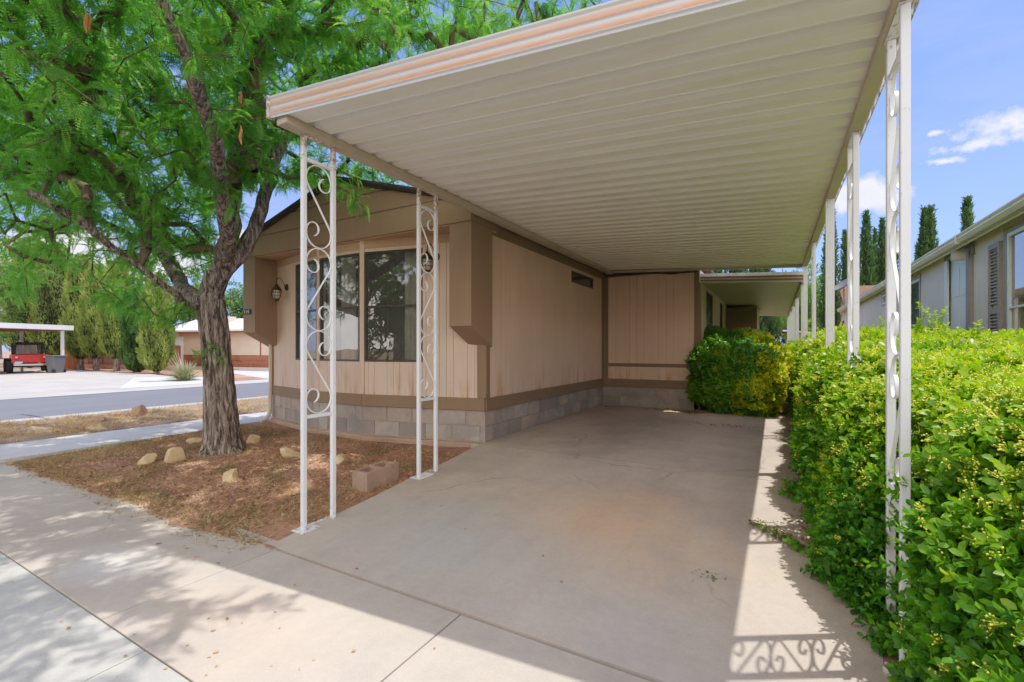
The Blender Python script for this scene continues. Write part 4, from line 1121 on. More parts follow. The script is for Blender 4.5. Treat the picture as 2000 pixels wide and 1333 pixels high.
# a darker looser part rising behind, against the wall
n = 1600; u_ = r.normal(size=(n,3)); u_ /= np.linalg.norm(u_, axis=1, keepdims=True)
P = u_*np.array([.28,.4,.30])+np.array([-1.12,10.7,1.45]); P2 = u_[:900]*np.array([.45,.4,.20])+np.array([-.55,10.7,1.50])
parts += place(shoots, P, u_+np.array([0,0,.5]), r.uniform(.8,1.2,n), np.clip(.15+r.normal(size=n)*.1,0,1), seed=4)
parts += place(shoots, P2, u_[:900]+np.array([0,0,.5]), r.uniform(.8,1.2,900), np.clip(.25+r.normal(size=900)*.1,0,1), seed=5)
leafobj('foliage', parts, [M['shrubleaf']], shrub)
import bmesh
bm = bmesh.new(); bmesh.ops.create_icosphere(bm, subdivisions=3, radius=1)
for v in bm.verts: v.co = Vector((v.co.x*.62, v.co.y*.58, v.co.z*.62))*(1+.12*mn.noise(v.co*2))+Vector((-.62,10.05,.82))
me = bpy.data.meshes.new('shade_core'); bm.to_mesh(me); bm.free(); me.materials.append(M['core']); link('shade_core', me, shrub)  # solid dark filler: shade inside the shrub put into its colour

# ================================================================= THE YARD TREE
tree = thing('shade_tree', 'large tree with furrowed grey bark and bright feathery leaves in front of the mobile home', 'tree', tuple(at(437,885,5.9)))
def frond_t(seed, n=12, L=.17, lw=.0088, ll=.026):
    r = np.random.default_rng(seed); V, Fc, b = [], [], 0
    for i in range(n):
        t = (i+1)/(n+.5); y = L*t; z = -.22*L*t*t*2
        k = math.sin(PI*(.18+.74*t))
        for s_ in (-1,1):
            a = .25+.15*r.random(); l = ll*k*1.2
            dx, dy = math.cos(a)*s_, math.sin(a)
            p = np.array([[0,y,z],[dx*l*.5-dy*lw*s_, y+dy*l*.5+lw*.6, z+.001],[dx*l, y+dy*l, z-.3*l],[dx*l*.5+dy*lw*s_, y+dy*l*.5-lw*.6, z-.1*l]])
            V.append(p); Fc.append(np.array([[0,1,2,3]])+b); b += 4
    s_ = .0011
    for i in range(3):
        t0, t1 = i/3, (i+1)/3; z0, z1 = -.44*L*t0*t0, -.44*L*t1*t1
        V.append(np.array([[-s_,L*t0,z0],[s_,L*t0,z0],[s_,L*t1,z1],[-s_,L*t1,z1]])); Fc.append(np.array([[0,1,2,3]])+b); b += 4
    return np.concatenate(V), np.concatenate(Fc), np.full(b,.5)
fronds = [frond_t(s) for s in range(5)]
nodes, par, rad0, order = [], [], {}, []
def chain(start, pts, radii):
    i = start
    for p, rr in zip(pts, radii):
        nodes.append(np.array(p)); par.append(i); rad0[len(nodes)-1] = rr; i = len(nodes)-1
    return i
def smoothpts(pts, rads, k=3):
    P, Rr = [], []; n = len(pts)
    for i in range(n-1):
        p0, p1, p2, p3 = pts[max(i-1,0)], pts[i], pts[i+1], pts[min(i+2,n-1)]
        for j in range(k):
            t = j/k; P.append(.5*((2*p1)+(-p0+p2)*t+(2*p0-5*p1+4*p2-p3)*t*t+(-p0+3*p1-3*p2+p3)*t**3)); Rr.append(rads[i]*(1-t)+rads[i+1]*t)
    P.append(pts[-1]); Rr.append(rads[-1]); return P, Rr
trunk_def = [((437,893),5.92,.26),((435,868),5.9,.20),((432,820),5.9,.17),((429,760),5.9,.155),((424,700),5.9,.150),((418,640),5.9,.150),((410,590),5.9,.152)]
limbs_def = {
 'main': [((416,560),5.9,.12),((436,510),5.85,.105),((450,440),5.85,.095),((460,350),5.8,.088),((470,250),5.75,.08),((492,170),5.7,.085),((500,60),5.6,.07),((505,-120),5.5,.05)],
 'right': [((430,545),5.9,.085),((475,490),6.05,.095),((505,430),6.2,.085),((524,370),6.4,.078),((540,300),6.8,.09),((600,200),7.4,.08),((690,80),8.0,.06),((780,-40),8.5,.04)],
 'left': [((385,580),6.2,.10),((350,545),6.7,.085),((310,480),7.2,.075),((265,380),7.7,.065),((245,280),8.0,.09),((220,120),8.2,.07),((200,-60),8.3,.05)],
 'low': [((370,600),5.7,.045),((320,560),5.4,.035),((240,500),5.0,.028),((150,430),4.6,.045),((60,380),4.3,.03)],
 'near': [((445,470),5.5,.08),((430,360),4.9,.07),((400,220),4.2,.055),((340,60),3.7,.04),((250,-150),3.3,.03)],
 'over': [((500,130),5.3,.06),((560,10),4.8,.05),((640,-160),4.3,.04),((760,-420),3.9,.03)],
 'back': [((330,500),7.6,.09),((300,430),8.6,.07),((240,380),9.6,.05),((180,330),10.5,.035)],
 'far_left': [((280,440),6.9,.06),((200,360),6.6,.05),((110,300),6.3,.04),((0,240),6.2,.03)],
}
def mk(defn): return [np.array(at(p[0], p[1], d)) for p, d, _ in defn], [r_ for *_, r_ in defn]
Pt, Rt = smoothpts(*mk(trunk_def)); nodes.append(Pt[0]); par.append(-1); rad0[0] = Rt[0]
end = chain(0, Pt[1:], Rt[1:])
limb_chains = [(Pt, Rt)]
starts = {'main': None, 'right': None, 'left': None, 'low': None, 'near': ('main',2), 'over': ('main',5), 'back': ('left',2), 'far_left': ('left',3)}
idx_of = {}
for name, d in limbs_def.items():
    P, Rr = mk(d)
    if starts[name] is None: s0 = end; base = nodes[end]; br = Rr[0]*1.15
    else: s0 = idx_of[starts[name][0]][starts[name][1]*3]; base = nodes[s0]; br = Rr[0]*1.1
    P, Rr = smoothpts([base]+P, [br]+Rr); first = len(nodes)
    for i in range(1, len(P)): P[i] = P[i]+rng.normal(size=3)*.015*min(1,i/3)
    chain(s0, P[1:], Rr[1:]); idx_of[name] = [s0]+list(range(first, len(nodes)))
    idx_of[name] = idx_of[name]+[idx_of[name][-1]]*4
    limb_chains.append((P, Rr))
nlimb = len(nodes)
# crown volume
ell = [((-6.4,3.7,5.3),(4.4,4.2,2.9)), ((-3.0,6.2,5.6),(4.2,3.4,2.1)), ((-9.3,3.2,3.9),(2.6,3.0,2.2)), ((-5.2,1.4,4.6),(3.6,2.4,1.7)), ((-3.4,1.0,4.5),(2.9,1.3,1.0)), ((-5.4,.2,4.9),(3.0,1.5,1.0)), ((-2.5,1.7,4.7),(1.9,1.1,.8)), ((-7.2,2.4,3.9),(2.4,1.9,1.6)), ((-5.6,3.0,4.8),(1.9,1.5,1.6)), ((-8.2,6.2,4.0),(3.0,2.6,2.0)), ((-3.6,3.6,5.6),(2.8,2.2,1.6))]
r = np.random.default_rng(31)
def okp(p):
    X, Y, Zc = p
    d = -X*ST+Y*CT; cxx = X*CT+Y*ST
    if d < 3.1: return Zc > max(3.3 if Y < 1.9 else 3.9, CAMZ+.95*d+.3) and -1.2 < Y < 2.7 and X < -.5
    px = 1000+900*cxx/d; py = 682-900*(Zc-CAMZ)/d
    if Y > 4.3 and X > -8.1 and Zc < 4.35: return False               # house
    if X > -3.6 and Y > 1.9 and Zc < 3.75: return False                # above the carport roof
    if X > -3.6 and Y <= 1.9 and Zc < CAMZ+.95*d+.35: return False      # nothing hangs before the carport front
    if px > 470 and py > 372: return False
    if px > 535 and d < 5.0 and py > 120: return False
    if px > 430 and px < 480 and py > 430: return False
    if px > 340 and py > 640: return False
    if py > 560+40*math.sin(px*.03)+(.1*px if px < 300 else 30): return False
    return True
att = []
w_ = np.array([e[1][0]*e[1][1]*e[1][2] for e in ell]); w_ = w_**.62; w_ = w_/w_.sum()
while len(att) < 3500:
    c, rr = ell[r.choice(len(ell), p=w_)]
    u_ = r.normal(size=3); u_ /= np.linalg.norm(u_); q = r.random()**.42
    p = np.array(c)+u_*q*np.array(rr)
    if okp(p): att.append(p)
# extra hanging sprays that the photograph shows
for (px, py, d) in ((700,395,5.3),(715,410,5.4),(690,380,5.35),(640,360,5.4),(300,610,5.2),(320,620,5.3),(250,600,5.1),(340,630,5.5),(280,585,5.1),(200,560,4.9),(230,580,5.0),(150,560,5.0),(560,350,6.8),(600,340,7.2),(650,345,7.6),(700,350,8.2),(745,355,8.6)):
    att.append(np.array(at(px, py, d)))
att = np.array(att)
c0 = np.array(nodes[end]); dist = np.linalg.norm(att-c0, axis=1); order = np.argsort(dist)
NP = np.zeros((40000,3)); NP[:len(nodes)] = np.array(nodes); cnt = len(nodes); PR = list(par)
tips = []
pen = np.full(40000, 0.0); pen[:len(Pt)-1] = 50.0
for oi in order:
    p = att[oi]; dd = np.linalg.norm(NP[:cnt]-p, axis=1)+pen[:cnt]
    # prefer nodes nearer to the trunk than the target
    dn = np.linalg.norm(NP[:cnt]-c0, axis=1); dd = dd+np.maximum(0, dn-dist[oi])*1.5
    j = int(np.argmin(dd)); base = NP[j]; L = np.linalg.norm(p-base); k = max(1, int(L/.22)); prev = j
    side = r.normal(size=3)*.06*L
    for q in range(1, k+1):
        t = q/k; NP[cnt] = base+(p-base)*t+side*math.sin(PI*t)+np.array([0,0,.10*L*math.sin(PI*t)])+r.normal(size=3)*.012; PR.append(prev); prev = cnt; cnt += 1
    tips.append(prev)
NP = NP[:cnt]; load = np.zeros(cnt)
for t in tips: load[t] += 1
for i in range(cnt-1, 0, -1): load[PR[i]] += load[i]
RD = .0035*np.power(np.maximum(load,1), .46)
for i in range(nlimb): RD[i] = rad0[i]
# branch tubes, vectorised: one 5-sided frustum per edge
ch = np.arange(nlimb, cnt); pa = np.array(PR)[ch]
A, B = NP[pa], NP[ch]; ra, rb = np.minimum(RD[pa], RD[ch]*1.25), RD[ch]
d = B-A; d /= np.maximum(1e-6, np.linalg.norm(d,axis=1,keepdims=True)); Rm = rotmats(d, np.zeros(len(d)))
ns = 5; an = np.arange(ns)*2*PI/ns; circ = np.stack([np.cos(an), np.zeros(ns), np.sin(an)],1)
ring = np.einsum('nij,kj->nki', Rm, circ)
va = ring*ra[:,None,None]+A[:,None,:]; vb = ring*rb[:,None,None]+(B+d*.004)[:,None,:]
V = np.concatenate([va, vb], axis=1).reshape(-1,3)
fq = np.array([[k,(k+1)%ns,ns+(k+1)%ns,ns+k] for k in range(ns)])[:, ::-1]
Fq = (fq[None]+(np.arange(len(ch))*2*ns)[:,None,None]).reshape(-1,4)
link('branch', raw_mesh('branch', V, Fq, [M['twig']], smooth=True), tree)
# trunk and limbs with ridged bark
def barktube(P, Rr, mb_v, mb_f, ns, amp):
    P = [Vector(p) for p in P]; n = len(P); fine, fr2 = [], []
    for i in range(n-1):
        k = max(1, int((P[i+1]-P[i]).length/.035))
        for j in range(k): fine.append(P[i].lerp(P[i+1], j/k)); fr2.append(Rr[i]+(Rr[i+1]-Rr[i])*j/k)
    fine.append(P[-1]); fr2.append(Rr[-1]); b0 = len(mb_v); a = None
    for i, p in enumerate(fine):
        t = (fine[min(i+1,len(fine)-1)]-fine[max(i-1,0)]).normalized()
        a = (Vector((1,0,0)) if a is None else a); a = (a-t*a.dot(t)).normalized(); b = t.cross(a)
        for k in range(ns):
            th = 2*PI*k/ns; dv = a*math.cos(th)+b*math.sin(th); R = fr2[i]
            tw = i*.012
            q = Vector((math.cos(th+tw)*3.2*R*7, math.sin(th+tw)*3.2*R*7, i*.10))
            rid = 1-abs(mn.noise(q))*2; rid2 = mn.noise(Vector((q.x*2.5,q.y*2.5,i*.25)))
            low = mn.noise(Vector((math.cos(th)*1.2, math.sin(th)*1.2, i*.04)))*.12
            mb_v.append(p+dv*(R*(1+low)+amp*min(1,R/.15)*(rid*.9+rid2*.5)))
    for i in range(len(fine)-1):
        for k in range(ns): mb_f.append((b0+i*ns+k, b0+i*ns+(k+1)%ns, b0+(i+1)*ns+(k+1)%ns, b0+(i+1)*ns+k))
    mb_f.append(tuple(b0+(len(fine)-1)*ns+k for k in range(ns)))
V, Fq = [], []
# root flare
barktube(*limb_chains[0], V, Fq, 96, .026)
base = Vector(Pt[0])
for i, v in enumerate(V):
    h = v.z-base.z
    if h < .3:
        dv = Vector((v.x-base.x, v.y-base.y, 0)); k = (1-h/.3)**2*.28*(1+.9*math.sin(4*math.atan2(dv.y,dv.x)+1)); v.x += dv.x*k; v.y += dv.y*k
me = raw_mesh('trunk', V, Fq, [M['bark']], smooth=False); trunk = link('trunk', me, tree); me.polygons.foreach_set('use_smooth', np.ones(len(me.polygons), dtype=bool))
for k, (P, Rr) in enumerate(limb_chains[1:]):
    V, Fq = [], []; barktube(P, Rr, V, Fq, 28, .010)
    me = raw_mesh('limb', V, Fq, [M['bark']]); me.polygons.foreach_set('use_smooth', np.ones(len(me.polygons), dtype=bool)); link('limb', me, tree)
# fronds
T = NP[tips]; par_t = NP[np.array(PR)[tips]]; gp = NP[np.array(PR)[np.array(PR)[tips]]]
nf = 14; n = len(T)
t = r.random((n,nf)); 
pos = T[:,None,:]+(gp-T)[:,None,:]*np.clip(t*1.0,0,1)[:,:,None]+r.normal(size=(n,nf,3))*.035
dirm = (T-gp); dirm /= np.maximum(1e-6, np.linalg.norm(dirm,axis=1,keepdims=True))
D = dirm[:,None,:]*.55+r.normal(size=(n,nf,3))*.75+np.array([0,0,-.35])
pos = pos.reshape(-1,3); D = D.reshape(-1,3)
tone = np.repeat(r.normal(size=n)*.14, nf)+.42+r.normal(size=n*nf)*.12
tone += np.clip((pos[:,2]-4)*.03, -.1, .1)
bright = r.random(n*nf) < .03; tone[bright] = 1.0
S = r.uniform(.8,1.35,len(pos))
def pl2(templates, P, D, S, rnd, seed):
    rr = np.random.default_rng(seed); out = []; idx = rr.integers(0, len(templates), len(P))
    for k, (tv, tf, ta) in enumerate(templates):
        m_ = idx == k; Rm = rotmats(D[m_], rr.normal(size=m_.sum())*.7); v, f = scatter(tv, tf, Rm, P[m_], S[m_])
        out.append((v, f, np.clip(np.repeat(rnd[m_], len(tv)), 0, 1), 0))
    return out
leafobj('crown', pl2(fronds, pos, D, S, tone, 4), [M['treeleaf']], tree)
# two hanging seed pods near the lens side
for (px, py, d, l) in ((168,20,3.3,.17),(174,28,3.32,.12),(470,180,4.0,.11),(470,245,4.0,.17)):
    mb = MB(); p = at(px, py, d); pts = [p, p+Vector((.012,0,-l*.3)), p+Vector((-.012,0,-l*.6)), p+Vector((.01,0,-l))]
    mb.tube(pts, [.003,.011,.013,.004], M['pod'], 6); mb.build('seed_pod', tree, smooth=True)
# small shoot on the trunk
P = np.array([at(392+i*6, 690+10*math.sin(i), 5.72) for i in range(9)]*3)+r.normal(size=(27,3))*.03
leafobj('leaves', pl2(fronds, P, r.normal(size=(27,3))+np.array([-.5,-.6,0]), np.full(27,.9), np.full(27,.3), 6), [M['treeleaf']], tree)

# ================================================================= YARD LITTER (stuff)
def yard_scatter(n, seed, x0=-8.0, x1=-3.15, y0=1.72, y1=4.65, dens=None):
    r = np.random.default_rng(seed); P = []
    while len(P) < n:
        x, y = r.uniform(x0,x1), r.uniform(y0,y1)
        if y > 4.6 and -7.9 < x < -3.2: continue
        if dens and r.random() > dens(x, y): continue
        z = yardz(x, y)
        if z < -.012: 
            if r.random() > .12: continue
            z = 0
        P.append((x,y,max(z, 0 if y < 2 else z)))
    return np.array(P)
oct_v = np.array([[1,0,0],[0,1,0],[-1,0,0],[0,-1,0],[0,0,.7],[0,0,-.7]]); oct_f = np.array([[0,1,4,4],[1,2,4,4],[2,3,4,4],[3,0,4,4]])
pebbles = []
for s_ in range(4):
    rr = np.random.default_rng(s_); pebbles.append((oct_v*rr.uniform(.6,1.3,(6,3)), oct_f, np.full(6,.5)))
def flat_place(tp, P, S, rnd, seed, tilt=.3):
    rr = np.random.default_rng(seed); out = []; idx = rr.integers(0,len(tp),len(P))
    for k, (tv,tf,ta) in enumerate(tp):
        m_ = idx == k; a = rr.uniform(0,2*PI,m_.sum()); D = np.stack([np.cos(a),np.sin(a),rr.normal(size=m_.sum())*tilt],1)
        Rm = rotmats(D, rr.normal(size=m_.sum())*tilt); v, f = scatter(tv, tf, Rm, P[m_], S[m_]); out.append((v,f,np.clip(np.repeat(rnd[m_],len(tv)),0,1),0))
    return out
r = np.random.default_rng(77)
dg = lambda x, y: .25+.75*math.exp(-((x+5.2)/1.5)**2-((y-3.0)/1.0)**2)
P = yard_scatter(21000, 1, dens=dg); tag(leafobj('gravel', flat_place(pebbles, P, r.uniform(.004,.012,len(P)), r.random(len(P)), 1), [M['redgravel']]), 'loose red brown gravel in the dirt yard', 'gravel', kind='stuff')
quad = (np.array([[-.5,0,0],[.5,0,.1],[.4,1,.25],[-.4,1,.05]]), np.array([[0,1,2,3]]), np.full(4,.5))
quad2 = (np.array([[0,0,0],[.3,.4,.15],[0,1,.05],[-.3,.5,.1]]), np.array([[0,1,2,3]]), np.full(4,.5))
P = yard_scatter(14000, 2); P[:,2] += .004
parts = flat_place([quad,quad2], P, r.uniform(.008,.026,len(P)), r.random(len(P))**1.3, 2)
tag(leafobj('dead_leaves', parts, [M['deadleaf']]), 'dry brown leaf litter over the dirt yard', 'leaf litter', kind='stuff')
blade = (np.array([[-.02,0,0],[.02,0,0],[.016,.55,.06],[0,1,.25],[-.016,.55,.06]]), np.array([[0,1,2,4],[4,2,3,3]]), np.full(5,.5))
def grassobj(name, P, hmin, hmax, mat, seed, up=.6, tone=(0,1)):
    rr = np.random.default_rng(seed); n = len(P)
    D = rr.normal(size=(n,3)); D[:,2] = np.abs(D[:,2])*.3+up
    Rm = rotmats(D, rr.uniform(0,2*PI,n)); v, f = scatter(blade[0], blade[1], Rm, P, rr.uniform(hmin,hmax,n))
    return leafobj(name, [(v,f,np.repeat(rr.uniform(tone[0],tone[1],n),5),0)], [mat])
# dry grass: along the yard edges and in patches
def dgrass(x, y):
    e = math.exp(-((y-1.95)/.25)**2)+math.exp(-((x+7.7)/.6)**2)+.8*math.exp(-((x+3.5)/.35)**2)*(y < 3.4)+.5*math.exp(-((y-4.5)/.2)**2)
    return min(1, max(0, e*.8+.9*max(0, mn.noise(Vector((x*1.6,y*1.6,1))))-.05))
P = yard_scatter(14000, 3, dens=dgrass)
tag(grassobj('dry_grass', P, .03, .10, M['brownstraw'], 3, .35), 'dry straw coloured grass at the edges of the dirt yard', 'grass', kind='stuff')
def dweed(x, y): return 1 if mn.noise(Vector((x*2.2+9,y*2.2,4))) > .28 or (x > -3.9 and y < 2.9 and random.random() < .5) else .02
P = yard_scatter(7500, 4, dens=dweed); tag(grassobj('weeds', P, .02, .065, M['weed'], 4, .5), 'small green weeds in the dirt yard', 'weeds', kind='stuff')
# strip by the street
r2 = np.random.default_rng(6); P = np.stack([r2.uniform(-12.3,-9.45,16000), 1.7+r2.random(16000)**1.5*9.5, np.zeros(16000)],1)
P[:,2] = np.array([yardz(x, min(y,8)) for x, y in P[:,:2]])
k_ = vnoise(P, 1.5, 2) > -.25; P = P[k_]
tag(grassobj('dry_grass', P, .04, .15, M['straw'], 5, .7), 'dry golden grass strip between the garden path and the street', 'grass', kind='stuff')
P = np.stack([r2.uniform(-8.1,-7.95,1500), r2.uniform(1.8,9,1500), np.full(1500,.03)],1); P2 = np.stack([r2.normal(-9.4,.05,1500), r2.uniform(1.8,9,1500), np.full(1500,.04)],1)
tag(grassobj('dry_grass', np.concatenate([P,P2]), .02, .08, M['straw'], 6, .5), 'dry grass tufts along the edges of the garden path', 'grass', kind='stuff')
# debris on the driveway: leaves along the walls
def lit(name, pts, n, spread, size, mat, label, seed, elong=None):
    rr = np.random.default_rng(seed); P = []
    for k in range(n):
        a = pts[rr.integers(len(pts))]; t = rr.random(); b = pts[(pts.index(a)+1) % len(pts)] if len(pts) > 1 else a
        q = [a[i]*(1-t)+b[i]*t for i in range(2)] if pts.index(a) < len(pts)-1 else list(a)
        x, y = q[0]+rr.normal()*spread, q[1]+rr.normal()*spread
        P.append((x, y, zg(y)+.002+rr.random()*.004))
    P = np.array(P); return tag(leafobj(name, flat_place([quad,quad2], P, rr.uniform(size*.5,size*1.4,n), rr.random(n), seed, .15), [mat]), label, 'leaf litter', kind='stuff')
lit('fallen_leaves', [(-3.1,9.45),(-1.6,9.5),(-1.3,9.4)], 420, .10, .03, M['deadleaf'], 'brown fallen leaves blown against the back wall of the carport', 11)
lit('fallen_leaves', [(-1.6,8.2),(-1.0,7.9),(-.5,8.0)], 160, .16, .03, M['deadleaf'], 'brown fallen leaves scattered on the driveway before the shrub', 12)
lit('fallen_leaves', [(.22,3.4),(.3,5.0),(.3,8.0)], 900, .07, .022, M['deadleaf'], 'brown fallen leaves along the foot of the hedge', 13)
lit('fallen_leaves', [(-.38,2.93),(-.30,2.90)], 26, .035, .016, M['weed'], 'few small green leaves fallen on the shaded driveway', 14)
lit('fallen_leaves', [(-3.0,2.2),(-1,3),(0,4),(-2,6)], 60, .5, .014, M['deadleaf'], 'tiny brown leaves scattered across the shaded driveway', 15)
lit('fallen_leaves', [(-5,1.3),(-3.5,1.5),(-2,1.2)], 50, .4, .016, M['deadleaf'], 'tiny brown leaves scattered on the sidewalk', 16)
# uprooted weed lying on the driveway
wd = thing('pulled_weed', 'uprooted dry weed lying on the sunlit driveway', 'weed', (.0,3.05,.06))
mb = MB(); a0, b0 = at(1460,1040,3.43), at(1545,1085,3.05); rr = np.random.default_rng(2); Pw = []
for k in range(14):
    p = a0.lerp(b0, rr.random()*.35); p.z = zg(p.y)+.01; pts = [p]
    for q in range(5): p = p+(b0-a0)*.15+Vector((rr.normal()*.02, rr.normal()*.025, 0)); p.z = zg(p.y)+.012+rr.random()*.02; pts.append(p.copy()); Pw.append(tuple(p))
    mb.tube(pts, .0022, M['twig'], 5)
mb.build('stem', wd)
Pw = np.array(Pw*7)+rr.normal(size=(len(Pw)*7,3))*np.array([.018,.018,.006]); Pw[:,2] = np.maximum(Pw[:,2], zg(3)+.005)
leafobj('leaves', flat_place([quad,quad2], Pw, rr.uniform(.008,.018,len(Pw)), rr.random(len(Pw)), 3, .6), [M['weed']], wd)
# one fallen green leaf on the sidewalk
v, f = leaf_t(.05,.018,.1,.1); p = at(302,1065,3.24)
me = raw_mesh('fallen_leaf', v+np.array([p.x,p.y,.004]), f, [M['hedgeleaf']], attrs={'rnd': np.full(len(v),.5)}); tag(link('fallen_leaf', me, None, (p.x,p.y,.004)), 'single green leaf lying on the shaded sidewalk', 'leaf')

# rocks
for i, (px, py, d, s_, m_, lab) in enumerate((
    (291,902,5.45,(.10,.08,.09),'rock','small rounded tan rock beside the broken jagged tan rock'),
    (343,897,5.5,(.13,.10,.13),'rock','larger jagged tan rock with broken top next to the small rounded one'),
    (450,940,4.75,(.17,.12,.11),'rock','large flat tan rock lying in front of the tree trunk'),
    (568,880,5.75,(.16,.11,.08),'rock','low tan rock lying behind the front scrollwork post'),
    (668,898,5.35,(.16,.10,.09),'rock','tan rock between the front scrollwork post and the concrete block'),
    (383,853,6.6,(.15,.10,.08),'rock','low tan rock behind the tree trunk on the garden path side'),
    (492,852,6.4,(.13,.10,.08),'rock','tan rock behind the tree trunk on the mobile home side'),
    (270,797,9.3,(.14,.12,.22),'redrock','upright reddish rock in the dry grass strip by the street'),
    (230,803,9.2,(.18,.15,.16),'redrock','pinkish pointed rock beside the upright rock in the dry grass'),
    (190,820,8.4,(.16,.13,.11),'redrock','dark red rock, lowest of those in the dry grass strip'))):
    p = at(px, py, d); gz = yardz(p.x, p.y) if p.y < 8 else 0; s_ = (s_[0]*1.25, s_[1]*1.25, s_[2]*1.15)
    rock('rock', (p.x, p.y, gz+s_[2]*.12), s_, M[m_], lab, 50+i)
# concrete block
bo = at(752,950,4.95); ang = R_(78)
bl = MB(); ex = Vector((math.cos(ang), math.sin(ang), 0)); ey = Vector((-ex.y, ex.x, 0)); o = Vector((-3.30,3.07,.02)); zt = .20
ex = Vector((.0,.99,.03)).normalized(); ey = Vector((0,0,1)).cross(ex).normalized(); ez = ex.cross(ey)
Lb, Wb, t_ = .42, .20, .034
for (a,b,c,d_) in ((0,Lb,0,t_),(0,Lb,Wb-t_,Wb),(0,t_,t_,Wb-t_),(Lb-t_,Lb,t_,Wb-t_),(Lb/2-t_/2,Lb/2+t_/2,t_,Wb-t_)):
    bl.obox(o, ex, ey, ez, a,b,c,d_,-.02,zt, M['redblock'])
bl.obox(o, ex, ey, ez, t_,Lb-t_,t_,Wb-t_,0,.06, M['dirt'])
tag(bl.build('concrete_block', loc=tuple(o), bevel=.004), 'dusty hollow concrete block on the dirt beside the driveway edge', 'concrete block')

# ================================================================= NEIGHBOUR HOUSE (right)
nb = thing('neighbour_house', 'grey beige house with cream gutter behind the hedge', 'house', (4.5, 14, 0))
NX = 2.62; fn = Fr((NX, 24), (NX, 2.0))     # seen from -X
def sn(Y): return 24-Y
mb = MB(); ops = [(sn(10.62),sn(9.72),.3,2.9), (sn(8.30),sn(6.7),.95,2.86), (sn(13.6),sn(12.4),.95,2.84), (sn(16.2),sn(15.2),2.60,2.86)]
siding(mb, fn, .1, 3.06, ops, spacing=.30, m=M['nsiding']); 
mb.box(NX+.03, 9, 2.0, 2.05, 0, 3.06, M['nsiding']); mb.box(NX+.03, 9, 23.95, 24, 0, 3.06, M['nsiding']); mb.build('wall', nb)
mb = MB()
mb.prism([(2.40,23.95+.3,3.075),(2.40,24.25,3.11),(5.6,24.25,4.0),(8.9,24.25,3.1),(8.9,24.25,3.065),(5.6,24.25,3.96)], (0,-22.6,0), M['redshingle']); mb.build('roof', nb)
mb = MB(); mb.box(2.48, 2.64, 1.8, 24.2, 3.035, 3.065, M['ngutter']); mb.prism([(2.64,24.2,3.0),(2.64,24.2,3.06),(5.6,24.2,3.93),(8.8,24.2,3.06)], (0,-.05,0), M['nsiding']); mb.build('soffit', nb)
mb = MB(); prof = [(0,0),(-.07,0),(-.105,.05),(-.095,.075),(-.115,.10),(-.115,.115),(-.103,.115),(-.10,.10)]
vs = [(2.475+x, y, 2.965+z) for y in (1.7, 24.3) for x, z in prof]; k = len(prof)
mb.add(vs, [(i, i+1, i+1+k, i+k) for i in range(k-1)], M['ngutter'])
mb.box(2.470, 2.478, 1.7, 24.3, 2.93, 3.09, M['ngutter'])
for y in (9.3, 14.7): mb.box(2.355,2.48,y-.02,y+.02,2.955,3.085,M['ngutter'])
gu = mb.build('gutter', nb); s = gu.modifiers.new('t','SOLIDIFY'); s.thickness = .003
mb = MB(); fn.box(mb, sn(10.62),sn(9.72),-.06,-.03,.3,2.9,M['ndoor']); f = fn
for (a,b,c,d_) in ((.12,.40,.55,1.05),(.50,.78,.55,1.05),(.12,.40,1.2,2.1),(.50,.78,1.2,2.1),(.12,.40,2.25,2.72),(.50,.78,2.25,2.72)):
    fn.box(mb, sn(10.62)+a, sn(10.62)+b, -.03,-.022,c,d_,M['ndoor'])
dr = mb.build('door', nb, bevel=.004)
mb = MB()
for (a,b,c,d_) in ((sn(10.62)-.14,sn(10.62),.3,2.9),(sn(9.72),sn(9.72)+.14,.3,2.9),(sn(10.62)-.14,sn(9.72)+.14,2.9,2.99)): fn.box(mb, a,b,-.02,.03,c,d_,M['ndoor'] if c == .3 and a < sn(10) else M['ntrim'])
mb.build('door_frame', nb)
for i, (a, b, c, d_) in enumerate(ops[1:]):
    window(nb, fn, a, b, c, d_, rail=(i < 2), curtain=[(a,b)], frame=.045, glass=M['glassblue'], fm=M['ndoor'])
    mb = MB()
    if i < 2:
        t_ = .09
        for (p,q,u_,v_) in ((a-t_,a,c,d_),(b,b+t_,c,d_),(a-t_,b+t_,d_,d_+t_*.8)): fn.box(mb, p,q,.0,.024,u_,v_,M['ntrim'])
    else:
        for (p,q,u_,v_) in ((a-.03,a,c-.03,d_+.03),(b,b+.03,c-.03,d_+.03),(a,b,d_,d_+.03),(a,b,c-.03,c)): fn.box(mb, p,q,.0,.024,u_,v_,M['ntrim'])
    mb.build('window_trim', nb)
for (ya, yb) in ((8.80,8.44),):
    mb = MB(); a, b = sn(ya), sn(yb)
    for (p,q,c,d_) in ((a,a+.05,.95,2.80),(b-.05,b,.95,2.80),(a+.05,b-.05,2.73,2.80),(a+.05,b-.05,1.85,1.93),(a+.05,b-.05,.95,1.02)): fn.box(mb, p,q,.013,.05,c,d_,M['ntrim'])
    z = 1.04
    while z < 2.72:
        if not 1.83 < z < 1.94:
            P = [fn.pt(a+.05,.018,z), fn.pt(b-.05,.018,z), fn.pt(b-.05,.045,z+.014), fn.pt(a+.05,.045,z+.014)]
            mb.prism([fn.pt(a+.05,.016,z+.03), fn.pt(a+.05,.044,z), fn.pt(a+.05,.044,z+.006), fn.pt(a+.05,.016,z+.036)], fn.t*(b-a-.1), M['ntrim'])
        z += .045
    mb.build('shutter', nb)
mb = MB(); a = sn(9.45); fn.box(mb, a-.05,a+.05,.012,.05,2.80,2.92,M['ntrim']); mb.tube([fn.pt(a,.05,2.86),fn.pt(a-.02,.12,2.90),fn.pt(a-.05,.17,2.86)], .012, M['ntrim'], 6)
